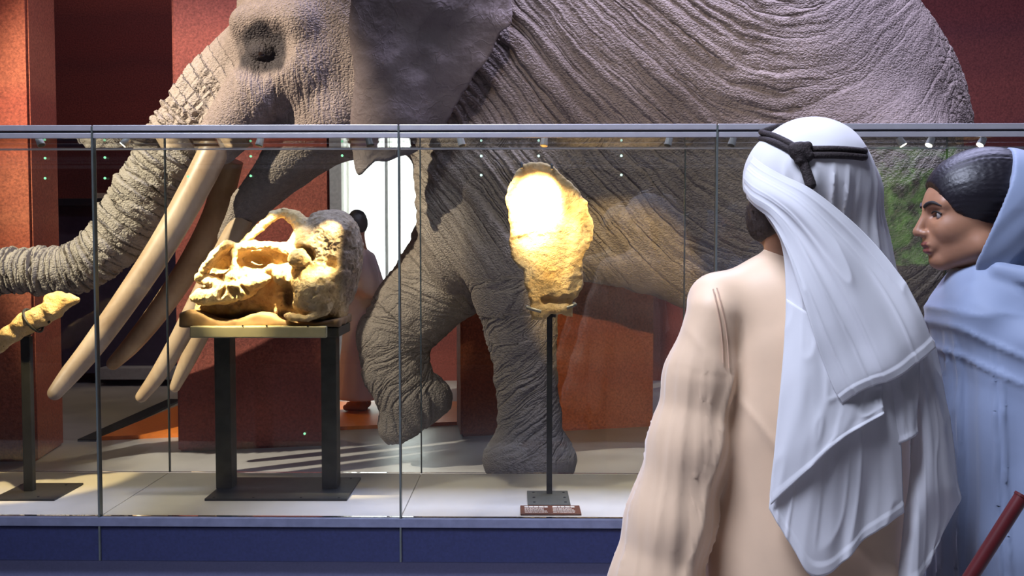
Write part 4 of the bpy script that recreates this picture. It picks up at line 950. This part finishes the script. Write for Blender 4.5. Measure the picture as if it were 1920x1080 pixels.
def knot(P): 
    d = ell(P, W(1500, 284, kY), (0.020, 0.014, 0.018)); d = smin(d, cone(P, W(1488, 278, kY), 0.010, W(1516, 292, kY-0.004), 0.010), 0.004)
    d = smin(d, cone(P, W(1514, 274, kY), 0.009, W(1500, 300, kY-0.003), 0.010), 0.003)
    return smin(d, cone(P, W(1503, 296, kY), 0.009, W(1520, 346, capY(1520, 346, 0.008)), 0.0095), 0.004)+0.0008*vnoise(P*500, 2)
sdf_obj('knot', knot, W(1460, 370, MY-0.16)+[0, -0.05, 0], W(1545, 255, MY-0.16)+[0, 0.09, 0], 0.0022, M_AGAL, gh)
# thrown-over tail, upper flap
cloth('scarf_flap', [
 [(1410, 292, 1.80), (1428, 306, 1.755), (1462, 325, 1.728), (1520, 352, 1.705), (1585, 400, 1.705), (1640, 452, 1.712), (1688, 512, 1.70), (1728, 580, 1.685), (1757, 652, 1.69)],
 [(1400, 318, 1.80), (1420, 342, 1.745), (1460, 362, 1.712), (1515, 395, 1.690), (1575, 455, 1.683), (1625, 520, 1.680), (1665, 585, 1.670), (1700, 640, 1.665), (1722, 680, 1.67)],
 [(1395, 340, 1.80), (1412, 362, 1.745), (1450, 385, 1.712), (1502, 430, 1.690), (1552, 500, 1.670), (1590, 570, 1.660), (1620, 640, 1.655), (1650, 690, 1.650), (1668, 712, 1.655)],
 [(1397, 358, 1.80), (1412, 378, 1.750), (1448, 402, 1.715), (1488, 455, 1.692), (1522, 530, 1.668), (1550, 605, 1.655), (1576, 670, 1.650), (1600, 720, 1.645), (1612, 736, 1.648)],
 [(1402, 372, 1.80), (1415, 386, 1.755), (1445, 412, 1.722), (1474, 468, 1.695), (1500, 545, 1.672), (1524, 620, 1.660), (1548, 690, 1.655), (1568, 738, 1.650), (1580, 758, 1.652)]],
 90, 150, M_GHUT, gh, 0.0062, (4.6, 1.2), 3, hem=('v1',))
# lower falling sheet at the left
cloth('scarf_flap', [
 [(1436, 402, 1.752), (1450, 415, 1.728), (1475, 440, 1.708), (1500, 480, 1.70)],
 [(1466, 455, 1.735), (1480, 470, 1.712), (1515, 520, 1.695), (1560, 570, 1.69)],
 [(1475, 540, 1.720), (1500, 545, 1.695), (1550, 580, 1.683), (1640, 640, 1.69)],
 [(1472, 660, 1.700), (1510, 662, 1.678), (1575, 680, 1.672), (1680, 730, 1.69)],
 [(1460, 790, 1.690), (1515, 800, 1.668), (1590, 800, 1.668), (1688, 830, 1.69)],
 [(1447, 890, 1.690), (1505, 920, 1.668), (1580, 930, 1.672), (1690, 900, 1.695)],
 [(1441, 953, 1.690), (1490, 1035, 1.672), (1520, 1079, 1.668), (1560, 1072, 1.672), (1620, 1012, 1.68), (1691, 958, 1.70)]],
 130, 100, M_GHUT, gh, 0.0062, (1.6, 6.0), 8, hem=('u1',))
# an inner layer whose hem crosses the sheet
cloth('scarf_flap', [
 [(1474, 560, 1.705), (1520, 590, 1.678), (1580, 640, 1.668), (1650, 690, 1.676)],
 [(1466, 700, 1.690), (1515, 710, 1.664), (1580, 715, 1.660), (1655, 735, 1.672)],
 [(1454, 830, 1.683), (1500, 820, 1.660), (1555, 790, 1.655), (1655, 756, 1.664)],
 [(1445, 946, 1.682), (1510, 885, 1.658), (1570, 828, 1.653), (1657, 776, 1.660)]],
 60, 50, M_GHUT, gh, 0.004, (2.0, 5.0), 12, hem=('u1',))
# small tongue and right tail
cloth('scarf_flap', [
 [(1640, 660, 1.700), (1680, 670, 1.690), (1725, 660, 1.70)],
 [(1652, 740, 1.695), (1690, 740, 1.680), (1722, 725, 1.69)],
 [(1672, 838, 1.695), (1700, 825, 1.682), (1719, 812, 1.69)]],
 30, 26, M_GHUT, gh, 0.003, (2.0, 5.0), 15, hem=('u1',))
cloth('scarf_flap', [
 [(1660, 520, 1.74), (1695, 545, 1.725), (1730, 600, 1.735), (1752, 640, 1.76)],
 [(1690, 680, 1.735), (1720, 690, 1.715), (1745, 690, 1.725), (1764, 695, 1.77)],
 [(1706, 810, 1.735), (1735, 815, 1.708), (1762, 815, 1.72), (1784, 810, 1.76)],
 [(1704, 900, 1.735), (1735, 915, 1.705), (1770, 910, 1.72), (1797, 900, 1.76)],
 [(1694, 990, 1.735), (1715, 1000, 1.708), (1745, 985, 1.72), (1801, 942, 1.76)],
 [(1684, 1098, 1.735), (1705, 1105, 1.71), (1735, 1070, 1.72), (1762, 985, 1.745)]],
 90, 50, M_GHUT, gh, 0.0045, (2.0, 5.0), 19, hem=('u1',))
# ------------------------------------------------------------------ woman in the blue headscarf
WYm = 1.95
def Fp(px, py, dy=0.0): return W(px, py, WYm)+np.array([0, dy, 0])
M_WSKIN = skin('skin_brown', (0.43, 0.22, 0.13))
M_SHAWL = fabric('shawl_blue', (0.23, 0.28, 0.40), 0.6, 0.3, 0.0, 1200, 0.3)
wom = thing('person', 'woman in profile with black hair under a pale blue headscarf and shawl', 'person', (Fp(1880, 0)[0], WYm, 0))
HO = Fp(1845, 395); AW = math.radians(9); FW = np.array([-math.cos(AW), math.sin(AW), 0]); SD = np.array([-math.sin(AW), -math.cos(AW), 0])
HS = 1.95/1.92
def hl_(P):   # head coordinates: forward, towards the camera, up
    Q = (P-HO)/HS; return np.stack([Q@FW, Q@SD, Q[:, 2]], 1)
def hw(f, s, z): return HO+HS*(np.array(FW)*f+np.array(SD)*s+np.array([0, 0, z]))
def face(Q):
    d = ell(Q, (-0.008, 0, 0.030), (0.104, 0.074, 0.090))
    d = smin(d, ell(Q, (0.046, 0, -0.030), (0.064, 0.060, 0.078)), 0.025)
    d = smin(d, ell(Q, (0.070, 0, 0.020), (0.042, 0.055, 0.040)), 0.02)                  # forehead, brow
    for s in (-1, 1):
        d = smin(d, cone(Q, (0.020, s*0.044, -0.070), 0.026, (0.074, s*0.010, -0.096), 0.018), 0.022)   # jaw
        d = smin(d, ell(Q, (0.072, s*0.036, -0.034), (0.026, 0.020, 0.022)), 0.018)     # cheekbone
        d = smin(d, cone(Q, (0.102, s*0.010, 0.010), 0.009, (0.088, s*0.044, 0.012), 0.008), 0.014)     # brow ridge
        d = smax(d, -ell(Q, (0.107, s*0.031, -0.008), (0.020, 0.017, 0.0105)), 0.010)    # eye hollow
        d = smin(d, cone(Q, (0.0985, s*0.020, -0.0022), 0.0052, (0.089, s*0.044, -0.004), 0.0050), 0.004)  # lids
        d = smin(d, cone(Q, (0.096, s*0.022, -0.0155), 0.0036, (0.087, s*0.043, -0.0140), 0.0036), 0.004)
        d = smin(d, ell(Q, (0.112, s*0.0115, -0.0455), (0.0100, 0.0068, 0.0068)), 0.005)  # nostril wing
        d = smin(d, ell(Q, (-0.022, s*0.070, -0.018), (0.018, 0.010, 0.030), rot('Y', 15)), 0.006)        # ear
    d = smin(d, ell(Q, (0.083, 0, -0.099), (0.0175, 0.018, 0.0150)), 0.014)              # chin
    d = smin(d, cone(Q, (0.106, 0, 0.000), 0.0075, (0.1245, 0, -0.0400), 0.0090), 0.010)  # nose bridge
    d = smin(d, ell(Q, (0.1240, 0, -0.0438), (0.0095, 0.0085, 0.0072)), 0.005)
    d = smin(d, ell(Q, (0.098, 0, -0.066), (0.016, 0.026, 0.020)), 0.012)                 # muzzle
    d = smin(d, ell(Q, (0.1075, 0, -0.0670), (0.0100, 0.0220, 0.0052)), 0.004)
    d = smin(d, ell(Q, (0.1035, 0, -0.0805), (0.0100, 0.0195, 0.0060)), 0.004)
    d = smax(d, -ell(Q, (0.118, 0, -0.0742), (0.012, 0.021, 0.0012)), 0.002)              # line of the mouth
    d = smax(d, -ell(Q, (0.112, 0, -0.0915), (0.010, 0.014, 0.0045)), 0.006)
    return d
def wom_body(P):
    x0 = Fp(1895, 0)[0]; d = np.full(len(P), 9.0); k = P[:, 2] > HO[2]-0.20
    if k.any(): d[k] = face(hl_(P[k]))*HS
    d = smin(d, cone(P, hw(-0.01, 0, -0.07), 0.050, (x0-0.01, WYm+0.01, 1.36), 0.056), 0.025)
    if P[:, 2].min() > 1.45: return d
    return smin(d, wom_torso(P), 0.04)
def wom_torso(P, hands=True):
    x0 = Fp(1895, 0)[0]; d = cone(P, (x0-0.01, WYm+0.01, 1.40), 0.05, (x0-0.01, WYm+0.01, 1.30), 0.056)
    d = smin(d, cone(P, (x0-0.01, WYm-0.10, 1.33), 0.042, (x0-0.01, WYm+0.12, 1.33), 0.042), 0.05)
    d = smin(d, ell(P, (x0, WYm, 1.16), (0.105, 0.125, 0.20)), 0.05); d = smin(d, ell(P, (x0, WYm, 0.92), (0.11, 0.135, 0.16)), 0.05)
    for s in (-1, 1):
        a = np.array((x0-0.01, WYm+s*0.125, 1.31)); b = np.array((x0+0.02, WYm+s*0.125, 1.05)); c = np.array((x0-0.04, WYm+s*0.11, 0.85))
        d = smin(d, cone(P, a, 0.044, b, 0.036), 0.02); d = smin(d, cone(P, b, 0.036, c, 0.027), 0.02)
        if hands: d = smin(d, hand(P, c, (-0.25, 0, -1), (-1, 0, 0.2), (0, -s, 0), 1), 0.010)
        d = smin(d, cone(P, (x0, WYm+s*0.085, 0.9), 0.085, (x0, WYm+s*0.08, 0.46), 0.054), 0.03); d = smin(d, cone(P, (x0, WYm+s*0.08, 0.46), 0.054, (x0+0.01, WYm+s*0.08, 0.08), 0.036), 0.02)
        d = smin(d, cone(P, (x0+0.02, WYm+s*0.08, 0.038), 0.036, (x0-0.15, WYm+s*0.09, 0.028), 0.026), 0.02)
    return d
V1, Q1 = mesher(wom_body, (HO[0]-0.19, HO[1]-0.14, HO[2]-0.125), (HO[0]+0.16, HO[1]+0.14, HO[2]+0.15), 0.0022)
V2, Q2 = mesher(wom_body, (Fp(1895, 0)[0]-0.36, WYm-0.34, -0.01), (Fp(1895, 0)[0]+0.24, WYm+0.34, HO[2]-0.1205), 0.0080)
mb2 = npmesh('body', np.r_[V1, V2]-np.array(wom.location), np.r_[Q1, Q2+len(V1)])
me = mb2; link('body', me, None, wom, True)
t = NT('skin_brown_face'); p = t.pos(); n = t.noise(p, 25, 4); lipm = t.attr('m_lip')
t.pr(Base_Color=t.mix(lipm, t.ramp(n, [(0.3, (0.32, 0.155, 0.088)), (0.7, (0.38, 0.19, 0.11))]), (0.20, 0.060, 0.052)), Roughness=0.45)
t.b.inputs['Subsurface Weight'].default_value = 0.1; t.b.inputs['Subsurface Radius'].default_value = (0.012, 0.005, 0.003); t.b.inputs['Subsurface Scale'].default_value = 0.4
t.bump(t.noise(p, 500, 2), 0.08, 0.0006); me.materials.append(t.m)
VV = np.r_[V1, V2]; QQ = hl_(VV); lip = sstep(-0.0605, -0.0635, QQ[:, 2])*sstep(-0.0885, -0.0855, QQ[:, 2])*sstep(0.100, 0.104, QQ[:, 0])*sstep(0.020, 0.017, np.abs(QQ[:, 1]))
me.attributes.new('m_lip', 'FLOAT', 'POINT').data.foreach_set('value', lip.astype(np.float32))
def fs(sd, z, off):   # point of the face surface at side sd and height z
    f = np.linspace(0.14, 0.02, 300); d = face(np.c_[f, np.full(300, sd), np.full(300, z)]); return hw(f[np.argmax(d < 0)]+off, sd, z)
for s in (-1, 1):
    e = MB().ball(hw(0.0885, s*0.0325, -0.0085), 0.0118, n=20).build('eye', plain('eye_white', (0.34, 0.30, 0.28), 0.15, bump=0), wom, True)
    MB().ball(hw(0.0955, s*0.0330, -0.0085), 0.0060, n=14).build('iris', plain('iris_brown', (0.03, 0.015, 0.008), 0.1, bump=0), e, True)
    br = [fs(s*a, b, 0.0006) for a, b in ((0.010, 0.0075), (0.020, 0.0125), (0.031, 0.0155), (0.041, 0.0140), (0.052, 0.0080))]
    MB().tube(catmull(np.array(br), 14), [0.0030, 0.0036, 0.0040, 0.0040, 0.0040, 0.0038, 0.0036, 0.0034, 0.0032, 0.0029, 0.0026, 0.0022, 0.0017, 0.0010], 8).build('eyebrow', plain('brow_black', (0.012, 0.009, 0.009), 0.7), wom, True)
    la = [fs(s*a, b, 0.001) for a, b in ((0.018, -0.0055), (0.025, -0.0030), (0.033, -0.0022), (0.041, -0.0040), (0.047, -0.0075))]
    MB().tube(catmull(np.array(la), 10), 0.0017, 6).build('eyelash', plain('lash_black', (0.01, 0.008, 0.008), 0.6), wom, True)
def hair(P):
    Q = hl_(P); d = ell(Q, (-0.004, 0, 0.036), (0.1105, 0.081, 0.0905))
    d = smin(d, ell(Q, (0.030, 0, 0.030), (0.080, 0.078, 0.070)), 0.02)
    n_ = np.array([0.087, 0, -0.068]); n_ /= np.linalg.norm(n_)
    sp = (Q-np.array([0.108, 0, 0.052]))@n_+0.006*np.sin(Q[:, 0]*60)
    d = smax(d, sp, 0.006)
    d = smax(d, -ell(Q, (0.096, 0, -0.014), (0.050, 0.066, 0.052)), 0.004)
    st = np.arctan2(Q[:, 1], Q[:, 2]-0.0)
    return (d+0.0007*vnoise(np.c_[st*60, Q[:, 0]*9, Q[:, 2]*9], 4)+0.0008*vnoise(np.c_[st*130, Q[:, 0]*12, Q[:, 2]*12], 6))*HS
t = NT('hair_black'); p = t.pos(); n = t.noise(t.vmath('MULTIPLY', p, (60, 500, 300)), 1.0, 3); t.pr(Base_Color=(0.010, 0.008, 0.012), Roughness=0.45); t.bump(n, 0.35, 0.001)
sdf_obj('hair', hair, (HO[0]-0.16, HO[1]-0.13, HO[2]-0.09), (HO[0]+0.16, HO[1]+0.13, HO[2]+0.15), 0.0026, t.m, wom)
EDGE = [(-0.042, 0.14), (-0.040, 0.123), (-0.024, 0.065), (-0.005, 0.016), (0.012, -0.030), (0.026, -0.070), (0.034, -0.100), (0.030, -0.13)]
def hijab(P):
    Q = hl_(P); e = np.interp(-Q[:, 2], [-z for f, z in EDGE], [f for f, z in EDGE])
    d = ell(Q, (-0.022, 0, 0.018), (0.130, 0.098, 0.1080))
    d = smin(d, cone(Q, (-0.035, 0, 0.0), 0.094, (-0.030, 0, -0.10), 0.074), 0.03)
    d = smin(d, ell(Q, (-0.005, 0, -0.040), (0.108, 0.098, 0.112)), 0.02)
    fo = np.abs(fbm(np.c_[Q[:, 0]*13+Q[:, 2]*11, Q[:, 1]*4, Q[:, 2]*3], 2, 9))
    d = d+0.007*(fo-0.3)*sstep(0.06, -0.04, Q[:, 2])
    d = smax(d, (Q[:, 0]-e)*0.93, 0.004)
    inner = smin(ell(Q, (-0.02, 0, 0.018), (0.122, 0.090, 0.100)), cone(Q, (-0.03, 0, 0.0), 0.088, (-0.026, 0, -0.10), 0.066), 0.03); inner = smin(inner, ell(Q, (-0.005, 0, -0.040), (0.101, 0.091, 0.105)), 0.02)
    return smax(d, -smax(inner, -(Q[:, 0]+0.02), 0.005), 0.003)*HS
sdf_obj('headscarf', hijab, (HO[0]-0.09, HO[1]-0.15, HO[2]-0.19), (HO[0]+0.20, HO[1]+0.15, HO[2]+0.16), 0.0034, M_SHAWL, wom)
def shawl(P):
    x, y, z = P.T; x0 = Fp(1905, 0)[0]
    sh = None
    for a, b, ra, rb in ((Fp(1835, 590, -0.05), Fp(2010, 600, 0.0), 0.078, 0.085), (Fp(1835, 590, 0.05), Fp(1990, 590, 0.10), 0.078, 0.085), (Fp(1850, 545, 0), Fp(1950, 545, 0), 0.075, 0.085)):
        c = cone(P, a, ra, b, rb); sh = c if sh is None else smin(sh, c, 0.05)
    d = smin(sh, cone(P, Fp(1905, 700), 0.148, (x0+0.03, WYm, 0.10), 0.175), 0.08)
    d = smin(d, smax(wom_torso(P, False)-0.012, z-1.36, 0.01), 0.03)
    # wound folds at the neck
    for k, (a, b, c) in enumerate((((1822, 512), (1870, 545), (1945, 548)), ((1812, 525), (1862, 572), (1950, 585)), ((1800, 548), (1850, 605), (1945, 640)), ((1835, 505), (1890, 520), (1960, 505)))):
        for p0, p1 in ((a, b), (b, c)):
            y0 = -0.085-0.012*k if p0 is not a else -0.045-0.012*k
            d = smin(d, cone(P, Fp(*p0, y0), 0.017, Fp(*p1, -0.095-0.010*k), 0.020), 0.014)
    d = smax(d, 0.05-z, 0.01); k = z > HO[2]-0.20
    if k.any(): d[k] = smax(d[k], -(face(hl_(P[k]))*HS-0.004), 0.004)
    return d
def shawl_folds(V):
    x, y, z = V.T; th = np.arctan2(x-Fp(1905, 0)[0], -(y-WYm))+0.35*(z-1.0)
    f = (1-np.abs(vnoise(np.c_[th*4.2, z*0.55, z*0], 14)))**2-0.4+0.5*((1-np.abs(vnoise(np.c_[th*8, z*0.9, z*0], 18)))**4-0.2)
    g = (1-np.abs(vnoise(np.c_[(z+0.55*x)*24, (x-z)*3.5, z*0], 5)))**3-0.3
    R_ = np.c_[np.sin(th), -np.cos(th), th*0]; a = 0.020*f*sstep(1.36, 1.20, z)+0.010*g*sstep(1.16, 1.27, z)*sstep(1.46, 1.40, z)
    return V+R_*a[:, None]
sdf_obj('shawl', shawl, (Fp(1700, 0)[0], WYm-0.32, 0.03), (Fp(2120, 0)[0], WYm+0.34, 1.50), 0.0065, M_SHAWL, wom, shawl_folds, margin=2.6)
# ------------------------------------------------------------------ visitor's reflection in the glass, built as a solid figure before the window
VY = 8.55
vis = thing('person', 'glass reflection of a visitor in a long pale pink robe, built as a solid figure before the bright window', 'person', (X_at(679, VY), VY, 0))
vx = X_at(679, VY)
def visitor(P):
    d = ell(P, (vx-0.05, VY, 1.68), (0.082, 0.095, 0.115)); d = smin(d, cone(P, (vx-0.03, VY, 1.60), 0.05, (vx-0.01, VY, 1.44), 0.055), 0.03)
    d = smin(d, cone(P, (vx, VY-0.15, 1.40), 0.055, (vx, VY+0.15, 1.40), 0.055), 0.06); d = smin(d, ell(P, (vx, VY, 1.15), (0.13, 0.16, 0.26)), 0.06)
    d = smin(d, ell(P, (vx, VY, 0.85), (0.12, 0.15, 0.2)), 0.05)
    for s in (-1, 1):
        d = smin(d, cone(P, (vx+0.02, VY+s*0.19, 1.38), 0.05, (vx+0.10, VY+s*0.20, 1.12), 0.045), 0.03); d = smin(d, cone(P, (vx+0.10, VY+s*0.20, 1.12), 0.045, (vx-0.10, VY+s*0.14, 1.15), 0.033), 0.03)
        d = smin(d, hand(P, (vx-0.10, VY+s*0.14, 1.15), (-1, -s*0.3, 0.1), (0, 0, 1), (0, -s, 0), 1), 0.01)
        d = smin(d, cone(P, (vx, VY+s*0.08, 0.8), 0.08, (vx, VY+s*0.08, 0.08), 0.04), 0.03); d = smin(d, cone(P, (vx+0.02, VY+s*0.08, 0.075), 0.042, (vx-0.14, VY+s*0.08, 0.062), 0.028), 0.02)
    return smin(d, cone(P, (vx-0.13, VY, 1.68), 0.012, (vx-0.145, VY, 1.655), 0.014), 0.01)
sdf_obj('body', visitor, (vx-0.4, VY-0.35, 0.0), (vx+0.35, VY+0.35, 1.85), 0.012, M_WSKIN, vis)
def vrobe(P):
    x, y, z = P.T
    d = smin(cone(P, (vx, VY-0.15, 1.40), 0.068, (vx, VY+0.15, 1.40), 0.068), ell(P, (vx, VY, 1.15), (0.145, 0.175, 0.28)), 0.06)
    d = smin(d, cone(P, (vx, VY, 1.05), 0.165, (vx, VY, 0.15), 0.235), 0.06)
    for s in (-1, 1): d = smin(d, cone(P, (vx+0.02, VY+s*0.19, 1.38), 0.065, (vx+0.10, VY+s*0.21, 1.12), 0.075), 0.03); d = smin(d, cone(P, (vx+0.10, VY+s*0.21, 1.12), 0.07, (vx-0.05, VY+s*0.16, 1.14), 0.055), 0.03)
    return smax(d-0.014*fbm(np.c_[x*10, y*10, z*1.5], 2, 3), 0.14-z, 0.01)
sdf_obj('robe', vrobe, (vx-0.42, VY-0.42, 0.1), (vx+0.42, VY+0.42, 1.55), 0.014, fabric('visitor_robe', (0.58, 0.46, 0.43), 0.8), vis)
def vhair(P): return smax(ell(P, (vx-0.04, VY, 1.70), (0.092, 0.104, 0.118)), -ell(P, (vx-0.13, VY, 1.66), (0.075, 0.12, 0.10)), 0.01)+0.004*vnoise(P*40, 2)
sdf_obj('hair', vhair, (vx-0.2, VY-0.2, 1.5), (vx+0.15, VY+0.2, 1.9), 0.009, plain('visitor_hair', (0.02, 0.015, 0.015), 0.6), vis)
# ------------------------------------------------------------------ slanted rail in the lower right corner
hr = thing('handrail', 'dark red slanted handrail in the lower right corner', 'handrail', (W(1990, 0, 1.42)[0], 1.42, 0))
M_RED = plain('rail_red', (0.085, 0.012, 0.014), 0.35, var=0.1)
a = W(1915, 932, 1.42); b = W(1700, 1270, 1.42); dr = Vector(a-b).normalized()
MB().cyl(tuple(b), tuple(a), 0.0105, n=20).build('rail', M_RED, hr, True)
MB().cyl(tuple(a), tuple(Vector(a)+dr*0.004), 0.0115, n=20).build('end_cap', M_RED, hr, True)
MB().cyl(tuple(b), (b[0], b[1], 0.01), 0.0105, n=20).build('post', M_RED, hr, True)
MB().ball(tuple(b), 0.0108, n=16).build('elbow', M_RED, hr, True)
MB().cyl((b[0], b[1], 0.0), (b[0], b[1], 0.012), 0.05, n=28).build('foot', M_RED, hr, True)
